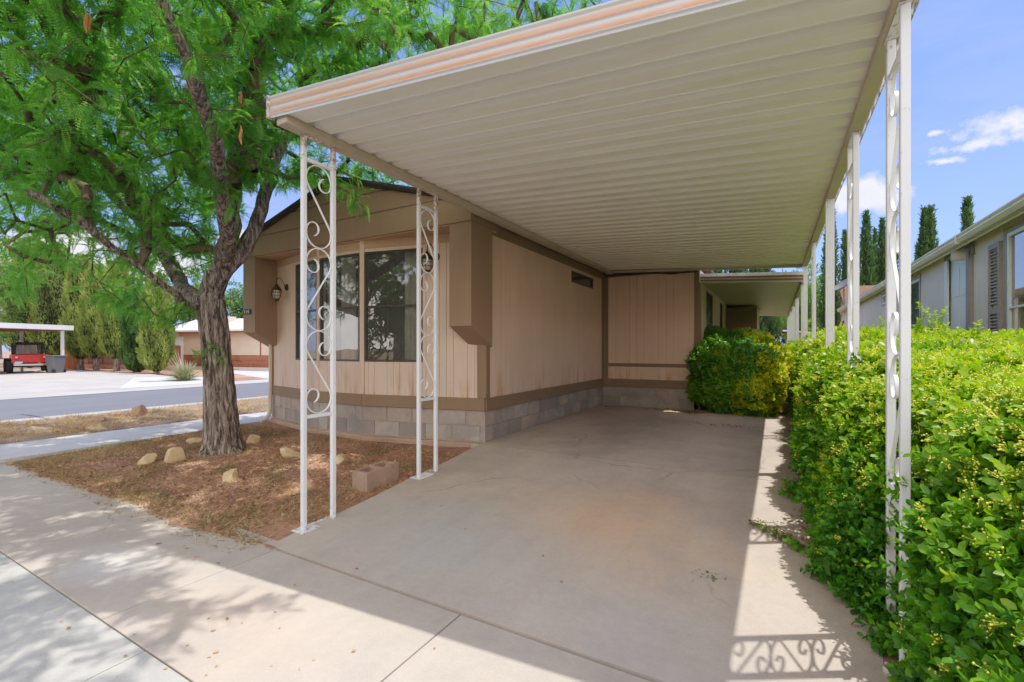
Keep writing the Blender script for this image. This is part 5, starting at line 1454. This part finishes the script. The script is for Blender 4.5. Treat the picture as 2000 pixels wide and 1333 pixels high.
fn.box(mb, a-.13,a-.03,.09,.24,2.74,2.86,M['tanglass']); fn.box(mb, a-.14,a-.02,.08,.25,2.86,2.88,M['ntrim']); mb.build('wall_lamp', nb)
mb = MB(); fn.box(mb, sn(9.52),sn(9.46),.012,.05,.3,3.02,M['ntrim']); mb.build('downspout', nb)

# house with shingle roof and dish behind
hb = thing('distant_house', 'pinkish house with red brown shingle roof beyond the grey beige house', 'house', (5.2, 30, 0))
X1,_ = atY(1632,26.5); 
mb = MB(); mb.box(2.75,9,27,34,0,3.3,M['pinkwall']); mb.prism([(2.75,27,3.3),(4.6,27,3.3),(2.9,27,4.2)], (0,7,0), M['pinkwall']); mb.build('wall', hb)
mb = MB(); mb.prism([(2.7,26.8,4.2),(2.95,26.8,4.35),(9.5,26.8,4.2),(9.5,26.8,3.1),(4.6,26.8,3.15),(2.9,26.8,3.4)], (0,.2,0), M['redshingle']); mb.prism([(2.6,26.7,3.2),(9.4,26.7,3.2),(9.4,31,4.5),(2.9,31,4.5)], (0,0,.06), M['redshingle']); mb.build('roof', hb)
p0 = at(1648,566,20.5)
ds = thing('satellite_dish', 'grey satellite dish on the corner of the far shingled roof', 'satellite dish', tuple(p0+Vector((0,0,-.6))))
mb = MB(); mb.lathe(p0+Vector((0,0,.15)), [(.02,-.02),(.2,.0),(.34,.06),(.42,.12),(.40,.125),(.2,.02),(.02,.0)], M['greyplastic'], 24, (-.6,-.3,.75)); mb.build('dish', ds, smooth=True)
mb = MB(); mb.tube([p0+Vector((0,0,.12)), p0+Vector((.02,0,-.7))], .03, M['greyplastic'], 8); mb.build('mast', ds)

# ================================================================= GENERIC FAR TREES
def spray_t(seed, L=.28, n=7):
    r = np.random.default_rng(seed); V, Fc, b = [], [], 0
    for i in range(n):
        a = r.uniform(-.5,.5); y = L*r.uniform(0,.7); l = L*r.uniform(.25,.5); w_ = l*.16
        dx, dy = math.sin(a), math.cos(a); z = r.normal()*.02
        V.append(np.array([[0,y,z],[dx*l*.5+dy*w_,y+dy*l*.5,z+.01],[dx*l,y+dy*l,z],[dx*l*.5-dy*w_,y+dy*l*.5,z-.01]])); Fc.append(np.array([[0,1,2,3]])+b); b += 4
    return np.concatenate(V), np.concatenate(Fc), np.full(b,.5)
sprays = [spray_t(s) for s in range(4)]
def cypress(X, Y, h, rad, label, zb=0.0, mat='cypress', group=None, n=1500, foot=.4, name='cypress_tree', cat='tree', pw=.7, size=1.0, trunk=True, col_shape=False, seed=0):
    r = np.random.default_rng(int(abs(X*97+Y*31+h*11))+seed)
    o = thing(name, label, cat, (X,Y,zb), group)
    t = r.random(n); 
    prof = (lambda t: np.clip(np.minimum(1, (t+.03)/.16)**.6*(1-t**3.2)**pw*(1-.22*t), .02, 1)) if not col_shape else (lambda t: np.clip(np.minimum(1,(t+.02)/.12)**.6*(1-t**5)**.6, .03, 1))
    a = r.uniform(0,2*PI,n); R = rad*prof(t)*(1+.16*np.sin(a*5+t*9+h)+.10*np.sin(a*3-t*21))*(1-.22*r.random(n)**2)
    z = zb+foot+t*(h-foot)
    P = np.stack([X+R*np.cos(a), Y+R*np.sin(a), z],1)
    D = np.stack([np.cos(a)*.35,np.sin(a)*.35,np.full(n,1.)],1)+r.normal(size=(n,3))*.2
    tone = .45+.35*np.sin(a*5+t*9+h)+r.normal(size=n)*.15
    parts = pl2(sprays, P, D, r.uniform(.8,1.5,n)*size, tone, int(h*10))
    leafobj('crown', parts, [M[mat]], o)
    mb = MB(); zs = np.linspace(0,1,12); mb.tube([(X,Y,zb+foot+q*(h-foot)*.97) for q in zs], [rad*.80*float(prof(np.array([q]))[0]) for q in zs], M['core'], 10); mb.build('shade_core', o)  # solid filler whose dark colour stands in for shade inside the crown
    if trunk:
        mb = MB(); mb.tube([(X,Y,zb-.1),(X,Y,zb+foot+.3)], [rad*.24,rad*.18], M['bark'], 8)
        for k in range(4): aa = k*1.6+.3; mb.tube([(X,Y,zb+foot*.4),(X+math.cos(aa)*rad*.3,Y+math.sin(aa)*rad*.3,zb+foot+.5)], [rad*.1,rad*.06], M['bark'], 6)
        mb.build('trunk', o)
    return o
def px_cyp(px, ytop, Y, hw, label, **k):
    X, d = atY(px, Y); h = CAMZ+(682-ytop)/F0*d; return cypress(X, Y, h, hw*d/F0, label, **k)
G = 'tall cypress trees behind the houses'
for (px, yt, Y, hw, lab) in ((1622,402,27,17,'tallest cypress, showing beside the thick fluted carport post'), (1650,455,31,12,'cypress between the fluted post and the second hedge-side scrollwork post'), (1692,418,28,16,'full pointed cypress next to the second hedge-side scrollwork post'),
     (1709,452,33,9,'thin cypress squeezed between two taller pointed ones'), (1723,432,30,13,'pointed cypress above the far end of the cream gutter'), (1746,438,31,12,'cypress partly hidden by the front scrollwork post in the hedge'), (1792,480,34,9,'small low cypress tip beside the double topped cypress'),
     (1806,413,27,13,'half of the double topped cypress on the side of the scrollwork posts'), (1818,410,26.5,14,'half of the double topped cypress on the side of the lone tip'), (1890,393,24,14,'lone olive green cypress tip above the cream gutter')):
    px_cyp(px, yt, Y, hw, lab, group=G, n=2200 if hw > 12 else 1300, size=.8, pw=1.1)
GR = 'cypress trees behind the patio awning'
for px, lab in ((1395,'cypress behind the awning, nearest to the tan wall'),(1442,'cypress whose foliage hangs behind the far end of the awning'),(1485,'cypress behind the awning beside the thin white posts')):
    px_cyp(px, 500, 27+px*.002, 34, lab, group=GR, n=3000, size=1.0, trunk=True, foot=.2)
def broad(px, py, d, rx, rz_, label, group=None, n=1500, mat='farleaf', size=1.4, zb=0, name='leafy_tree', c=None):
    c = c or at(px, py, d); o = thing(name, label, 'tree', (c.x,c.y,zb), group); r = np.random.default_rng(int(abs(px)+d))
    cl = [np.array(c)+r.normal(size=3)*np.array([rx,rx,rz_])*.45 for _ in range(16)]; P, D = [], []
    for q in cl:
        u_ = r.normal(size=(n//16,3)); u_ /= np.linalg.norm(u_,axis=1,keepdims=True); P.append(q+u_*np.array([rx,rx,rz_])*.42*r.uniform(.6,1.05,(n//16,1))); D.append(u_+r.normal(size=u_.shape)*.5)
    P, D = np.concatenate(P), np.concatenate(D)
    leafobj('crown', pl2(sprays, P, D, r.uniform(.7,1.5,len(P))*size, .45+r.normal(size=len(P))*.2, 3), [M[mat]], o)
    mb = MB(); mb.tube([(c.x,c.y,zb-.2),(c.x+.1,c.y,(c.z+zb)/2),(c.x,c.y,c.z)], [rx*.09,rx*.07,rx*.03], M['bark'], 8)
    for k in range(5): q = cl[k]; mb.tube([(c.x+.05,c.y,(c.z+zb)/2), tuple(q)], [rx*.04,rx*.015], M['bark'], 6)
    mb.build('trunk', o); return o
broad(1592,600,34,2.6,2.4,'bright leafy tree behind the white awning posts', n=3500, size=1.3)
broad(1560,610,42,3.4,2.6,'further leafy tree seen through the awning posts', n=3500, size=1.5)
broad(1536,632,50,3.5,1.8,'low leafy tree at the far end of the path', n=2500, size=1.6)
broad(462,598,46,2.4,2.6,'light green tree behind the far house roof', n=3500, size=1.6)
broad(370,600,44,2.4,1.8,'leafy tree seen behind the furrowed trunk', n=2500, size=1.6)
broad(-5,640,70,6,3,'hazy distant tree at the far edge of the street', n=2500, size=2.2)
broad(185,575,44,3.5,3.2,'dense leafy tree behind the row of columnar cypresses', n=3500, size=1.6)
broad(285,560,46,3.5,3.2,'leafy tree between the cypress row and the far white roof', n=3500, size=1.6)
broad(40,570,46,4.5,3.2,'wide leafy tree beyond the white carport roof', n=3500, size=1.7)
broad(-120,560,30,5,4,'leafy tree beyond the far carport', n=3500, size=1.8)
# low far building and iron gate at the end of the path
fh = thing('shed', 'low tan building with dark roof edge at the far end of the path', 'shed', (1.6,33,0))
a = at(1512,700,28); b = at(1640,700,28)
mb = MB(); mb.box(.8,4.5,29,33,0,2.35,M['farwall']); mb.build('wall', fh); mb = MB(); mb.prism([(.4,28.6,2.35),(4.9,28.6,1.9),(4.9,28.6,2.05),(.4,28.6,2.5)], (0,4.6,0), M['shingle']); mb.prism([(.4,28.58,2.33),(4.9,28.58,1.88),(4.9,28.58,1.95),(.4,28.58,2.40)], (0,.02,0), M['whiteroof']); mb.build('roof', fh)
gt = thing('iron_gate', 'dark iron gate with vertical bars across the narrow path', 'gate', (.05,13.5,.16))
mb = MB()
for k in range(11): x = -.25+k*.07; mb.tube([(x,13.5,.2),(x,13.5,1.0)], .009, M['black'], 5)
mb.build('bar', gt); mb = MB()
for z in (.24,.98): mb.tube([(-.28,13.5,z),(.48,13.5,z)], .012, M['black'], 5)
mb.build('rail', gt)
# a few small sprays of the hedge across the far path
r = np.random.default_rng(14); n = 700; P = np.stack([r.normal(.02,.16,n), r.uniform(12.2,13.2,n), .35+r.random(n)*1.0],1)
sb = thing('shrub', 'small yellow green bush beside the narrow path behind the golden shrub', 'shrub', (.05,12.7,.16))
leafobj('foliage', place(shoots, P, r.normal(size=(n,3))+np.array([0,-.3,.6]), np.full(n,1.6), np.clip(.6+r.normal(size=n)*.2,0,1), seed=2), [M['hedgeleaf']], sb)

# ================================================================= ACROSS THE STREET
GL = 'olive green columnar cypresses in a row across the street'
for i, (px, yb, d, hw, yt, m_, ft, lab) in enumerate((
    (60,718,40,40,470,'olivecypress',.9,'olive columnar cypress rising behind the middle of the white carport roof'),
    (110,718,38,34,480,'olivecypress',.9,'dark columnar cypress over the post end of the white carport roof'),
    (158,720,32.5,24,500,'olivecypress',.8,'columnar cypress standing beside the white carport post'),
    (188,721,31.5,22,520,'olivecypress',.85,'columnar cypress with bare twin trunk, second past the carport post'),
    (228,722,30.5,24,515,'olivecypress',.85,'columnar cypress with thick bare trunk before the brown fence'),
    (268,722,29.0,22,560,'cypress',.05,'bright green columnar cypress reaching the ground'),
    (306,725,27.5,24,540,'olivecypress',.15,'broad columnar cypress nearest the spiky plant'))):
    p = at(px, yb, d); h = CAMZ+(682-yt)/F0*d-p.z
    cypress(p.x, p.y, h, hw*d/F0, lab, zb=-.1, mat=m_, group=GL, n=6000, foot=ft, size=.85, col_shape=True)
# brown board fence behind them
fe = thing('board_fence', 'low red brown horizontal board fence behind the row of cypresses', 'fence', (-38,16.5,-.1))
f = Fr(tuple(at(120,720,35.5)[:2]), tuple(at(350,722,31)[:2])); mb = MB(); z = .25
while z < 1.55: f.box(mb, 0, f.L, -.02, .02+.004*(int(z*100)%2), z, z+.085, M['brownboard']); z += .092
mb.build('board_panel', fe); mb = MB(); f.box(mb, 0, f.L, -.05, .05, -.1, .25, M['footing']); mb.build('base', fe)
for k in range(9):
    mb = MB(); s_ = k*f.L/8; f.box(mb, s_-.05, s_+.05, -.08, -.022, -.1, 1.6, M['brownboard']); mb.build('post', fe)
og = thing('wooden_fence', 'orange stained wooden fence between the carport post and the cypresses', 'fence', tuple(at(148,722,31)))
f = Fr(tuple(at(118,723,33)[:2]), tuple(at(162,722,33)[:2])); mb = MB(); k = 0; s_ = 0
while s_ < f.L: f.box(mb, s_+.004, s_+.13, -.02, .0, -.1, 1.75 if s_ > .8 else 2.0, M['orangeboard']); s_ += .137
mb.build('board_panel', og)
# white carport
wc = thing('white_carport', 'flat white carport roof over the red off-road vehicle', 'carport', tuple(at(60,722,30)))
A_, B_ = at(144,644,29), at(-60,633,22.5)
pc = at(130,727,28.6)
ux = (Vector((A_.x,A_.y,0))-Vector((B_.x,B_.y,0))); LL = ux.length; ux.normalize(); uy = Vector((-ux.y, ux.x, 0)); uy = uy if uy.x < 0 else -uy
ux = Vector((-.28,.96,0)).normalized(); uy = Vector((-.96,-.28,0)).normalized()
O = Vector((A_.x, A_.y, 0)); zt = 2.62
mb = MB(); mb.obox(O, -ux, uy, Z, -.0, 9.5, 0, 7.5, zt-.06, zt+.22, M['whiteroof']); mb.build('roof', wc)
mb = MB(); mb.obox(O, -ux, uy, Z, .3, 9.3, .3, 7.3, zt-.1, zt-.065, M['brownboard']); mb.build('soffit', wc)
for (a, b) in ((.35,.4),(.35,3.9),(8.8,.4)):
    mb = MB(); mb.obox(O, -ux, uy, Z, a-.06, a+.06, b-.06, b+.06, -.1, zt-.102, M['whiteroof']); mb.build('post', wc)
wh = thing('house', 'grey tan house wall behind the red off-road vehicle under the white carport', 'house', tuple(O+uy*5-ux*5))
mb = MB(); k = 0
z = -.1
while z < zt-.12: mb.obox(O, -ux, uy, Z, 2.7, 12, 6.2+.0, 6.5, z, z+.19, M['pinkwall']); z += .2
mb.obox(O, -ux, uy, Z, 2.75, 12, 6.25, 9, -.1, zt-.12, M['pinkwall']); mb.build('wall', wh)
mb = MB(); mb.lathe(O-ux*3.6+uy*6.15+Z*2.1, [(.05,-.2),(.12,-.1),(.12,.1),(.04,.2)], M['black'], 10); mb.build('wall_lamp', wh)
wf = thing('panel_fence', 'pale grey panel fence at the back of the white carport', 'fence', tuple(O+uy*7))
mb = MB(); mb.obox(O, -ux, uy, Z, .2, 2.6, 6.6, 6.66, -.1, 1.75, M['whiteroof']); mb.obox(O, -ux, uy, Z, .2, 1.2, 6.5, 6.58, -.1, 1.75, M['pinkwall']); mb.build('board_panel', wf)
# red off-road vehicle
def jeep():
    T = at(60,727,28.3); T.z = -.09
    fx = Vector((-.985,.17,0)).normalized()      # forward
    fy_ = Vector((-fx.y, fx.x, 0))                # left
    O = Vector((-38.2,9.55,-.09)); O = T
    j = thing('off_road_vehicle', 'red open off-road vehicle with black soft top parked under the white carport', 'vehicle', tuple(O))
    def B(mb, x0,x1,y0,y1,z0,z1,m): mb.obox(O, fx, fy_, Z, x0,x1,y0,y1,z0,z1,m)
    P = lambda x,y,z: O+fx*x+fy_*y+Z*z
    mb = MB(); B(mb,.0,1.75,-.80,.80,.62,1.13,M['redpaint']); B(mb,1.75,2.3,-.70,.70,.60,1.05,M['redpaint']); B(mb,2.3,3.5,-.52,.52,.62,1.12,M['redpaint']); B(mb,-.03,.0,-.46,.46,.64,1.10,M['redpaint'])
    body = mb.build('body', j, bevel=.03)
    mb = MB(); B(mb,.05,1.7,-.66,.66,.95,1.14,M['black'])
    mb.build('seat', j, bevel=.02)
    for s_ in (-1,1):
        mb = MB(); B(mb,-.04,-.015,s_*.60-.07,s_*.60+.07,.78,1.02,M['redlens']); B(mb,-.045,-.035,s_*.60-.05,s_*.60+.05,.92,1.0,M['number']); mb.build('tail_light', j, bevel=.008)
    mb = MB(); B(mb,-.22,-.10,-.70,.70,.44,.56,M['chrome']); B(mb,-.12,.1,-.4,-.3,.45,.6,M['black']); B(mb,-.12,.1,.3,.4,.45,.6,M['black']); mb.build('bumper', j, bevel=.02)
    mb = MB(); B(mb,-.06,-.045,.34,.66,.54,.70,M['number']); mb.build('licence_plate', j)
    mb = MB()
    for s_ in (-1,1):
        mb.tube([P(.12,s_*.66,1.1),P(.3,s_*.60,1.75),P(1.35,s_*.58,1.82),P(1.95,s_*.64,1.1)], .035, M['black'], 8)
        mb.tube([P(1.2,s_*.64,1.1),P(1.2,s_*.60,1.8)], .035, M['black'], 8)
    for x, z in ((.3,1.76),(1.2,1.82)): mb.tube([P(x,-.6,z),P(x,.6,z)], .035, M['black'], 8)
    mb.build('roll_bar', j, smooth=True)
    mb = MB(); B(mb,.32,1.95,-.62,.62,1.82,1.88,M['black']); mb.build('soft_top', j, bevel=.03)
    mb = MB(); B(mb,1.92,1.97,-.68,.68,1.08,1.14,M['black']); B(mb,1.92,1.97,-.68,.68,1.76,1.82,M['black'])
    for s_ in (-1,1): B(mb,1.92,1.97,s_*.68-.03,s_*.68+.03,1.14,1.76,M['black'])
    wsd = mb.build('windscreen', j); mb = MB(); mb.add([P(1.945,-.65,1.14),P(1.945,.65,1.14),P(1.945,.65,1.76),P(1.945,-.65,1.76)], [(0,1,2,3)], M['glassblue']); mb.build('pane', wsd)
    for x in (.55, 3.0):
        for s_ in (-1,1):
            mb = MB(); c = P(x, s_*.84, .43); R = .43
            mb.lathe(c-fy_*.14, [(R-.12,.0),(R-.02,.02),(R,.06),(R,.22),(R-.02,.26),(R-.12,.28)], M['black_rubber'], 24, fy_); wl_ = mb.build('wheel', j, smooth=True)
            mb = MB(); mb.lathe(c-fy_*.13, [(.02,-.005),(R-.17,-.005),(R-.13,.0),(R-.13,.26),(R-.17,.265),(.02,.265)], M['cream'], 20, fy_); mb.build('rim', wl_, smooth=True)
            mb = MB(); B(mb,x-.5,x+.5,s_*.84-.14,s_*.84+.16,.84,.88,M['black']); mb.build('fender', j, bevel=.02)
    mb = MB(); mb.tube([P(.55,-.7,.4),P(.55,.7,.4)], .05, M['black'], 8); mb.lathe(P(.55,.0,.28), [(.05,0),(.14,.05),(.14,.18),(.05,.24)], M['trim'], 12); B(mb,0,3.5,-.35,.35,.45,.6,M['black']); mb.build('chassis', j)
jeep()
# wheelie bin
p = at(109,727,28.3); p.z = -.09; bn = thing('wheelie_bin', 'dark grey wheeled rubbish bin beside the red off-road vehicle', 'bin', tuple(p))
a = Vector((-.4,.91,0)).normalized(); b = Vector((-.91,-.4,0)).normalized()
mb = MB()
mb.add([p-a*.27-b*.22, p+a*.27-b*.22, p+a*.27+b*.22, p-a*.27+b*.22]+[q+Z*1.0 for q in (p-a*.36-b*.30, p+a*.36-b*.30, p+a*.36+b*.34, p-a*.36+b*.34)], [(0,3,2,1),(4,5,6,7),(0,1,5,4),(1,2,6,5),(2,3,7,6),(3,0,4,7)], M['greyplastic']); mb.build('body', bn, bevel=.03)
mb = MB(); mb.obox(p, a, b, Z, -.39,.39,-.33,.38,1.003,1.08, M['greyplastic']); mb.build('lid', bn, bevel=.03)
for s_ in (-1,1):
    mb = MB(); mb.lathe(p+a*.30*s_-b*.20*0+b*-.22+Z*.13-a*.03, [(.04,0),(.13,.0),(.13,.06),(.04,.06)], M['black_rubber'], 18, a); mb.build('wheel', bn)
# utility pole
p = at(134,700,44); up = thing('utility_pole', 'pale wooden utility pole rising between the cypresses', 'pole', (p.x,p.y,-.1))
mb = MB(); mb.tube([(p.x,p.y,-.1),(p.x,p.y,10.5)], [.17,.12], M['wood'], 10); mb.build('post', up, smooth=True)
mb = MB(); mb.obox(Vector((p.x,p.y,9.6)), Vector((CT,ST,0)), Vector((-ST,CT,0)), Z, -1.1,1.1,-.06,.06,0,.12, M['wood']); mb.build('crossarm', up)
# far house
fh2 = thing('distant_house', 'tan house with red brown lower boards and white roof across the street', 'house', (-33,20,-.1))
L_, R2 = at(338,724,34), at(560,724,30.5); f = Fr((L_.x,L_.y), (R2.x,R2.y))
mb = MB(); f.box(mb, 0, f.L, -4, 0, .95, 2.75, M['farwall']); mb.build('wall', fh2)
mb = MB(); z = .12
while z < .95: f.box(mb, .0, f.L, -.05, .02, z, z+.10, M['brownboard']); z += .105
for q in (3.35, f.L-2.3): f.box(mb, q, q+.1, 0, .03, .95, 2.75, M['brownboard'])
mb.build('lower_boards', fh2); mb = MB(); f.box(mb, 0, f.L, -4, .04, -.1, .12, M['pinkwall']); mb.build('base', fh2)
mb = MB(); mb.prism([f.pt(-.4,.5,2.72), f.pt(-.4,-2,3.65), f.pt(-.4,-4.6,2.75), f.pt(-.4,-4.6,2.6), f.pt(-.4,.5,2.6)], f.t*(f.L+.8), M['whiteroof']); rf = mb.build('roof', fh2)
mb = MB(); f.box(mb, 3.6,4.3,-1.6,-1.0,3.2,3.75,M['ivory']); mb.build('vent_cap', rf)
mb = MB(); f.box(mb, .1,1.1,.0,.04,.1,2.3,M['number']); mb.build('door', fh2)
mb = MB(); f.box(mb, -.1, f.L, .3,.5,2.5,2.62,M['brownboard']); mb.build('eave_board', fh2)
# spiky plant with dry stalks
ag = at(360,741,21.3); ag.z = -.1; sp = thing('spiky_plant', 'grey green spiky clump of narrow blades before the far cypresses', 'plant', tuple(ag))
r = np.random.default_rng(3); n = 420; a = r.uniform(0,2*PI,n); el = r.uniform(.15,1.35,n)
D = np.stack([np.cos(a)*np.cos(el),np.sin(a)*np.cos(el),np.sin(el)],1); P = np.tile(np.array(ag),(n,1))+r.normal(size=(n,3))*.06
bt = np.array([[-.018,0,0],[.018,0,0],[.014,.55,.02],[0,1,-.10],[-.014,.55,.02]]); Rm = rotmats(D, r.normal(size=n)*.2)
v, f_ = scatter(bt, blade[1], Rm, P, r.uniform(.75,1.15,n)); leafobj('leaves', [(v,f_,np.repeat(r.random(n),5),0)], [M['agaveleaf']], sp)
mb = MB()
for k in range(6):
    q = Vector(ag); pts = [q]; dd = Vector((-.35-.12*k+.2, -.3+.1*k, .55+.05*k))
    for i in range(4): pts.append(q+dd*(i+1)*.48+Vector((0,0,-.02*i*i)))
    mb.tube(pts, [.014,.012,.010,.008,.006], M['redrock'], 5)
mb.build('stalk', sp)
# dirt bed in front of the far cypress row
mb = MB(); a, b, c, d_ = at(120,724,34), at(335,728,27.5), at(385,740,20.5), at(225,727,27.5)
mb.add([(-47,13.2,-.086),(-30,13.2,-.086),(-24.5,12.9,-.086),(-21.6,11.2,-.086),(-21.6,14.4,-.086),(-34,18,-.086),(-47,18,-.086)], [(0,1,2,3,4,5,6)], M['dirt']); tag(mb.build('bed_ground'), kind='structure')

# ================================================================= BEHIND THE CAMERA (seen in the window panes)
bh = thing('opposite_house', 'long pale house across the road, seen only as a reflection in the window panes', 'house', (-4,-15,0))
mb = MB(); mb.box(-12,4,-20,-15,-.1,2.6,M['farwall']); mb.build('wall', bh); mb = MB(); mb.prism([(-12.4,-14.5,2.55),(-12.4,-17.5,3.7),(-12.4,-20.5,2.55)], (16.8,0,0), M['ntrim']); mb.build('roof', bh)
for x in (-10,-5,0): 
    mb = MB(); mb.box(x,x+1.6,-15.0,-14.96,1,2.2,M['vent']); mb.build('window', bh)

broad(1,1,11,3.0,2.4,'leafy tree before the opposite house, seen only as a reflection', n=3000, size=1.8, c=Vector((-8.5,-9,3.6)))
broad(2,1,12,2.6,2.2,'second leafy tree before the opposite house, seen only as a reflection', n=2500, size=1.8, c=Vector((-2.5,-10,3.4)))
print('verts', sum(len(m.vertices) for m in bpy.data.meshes))
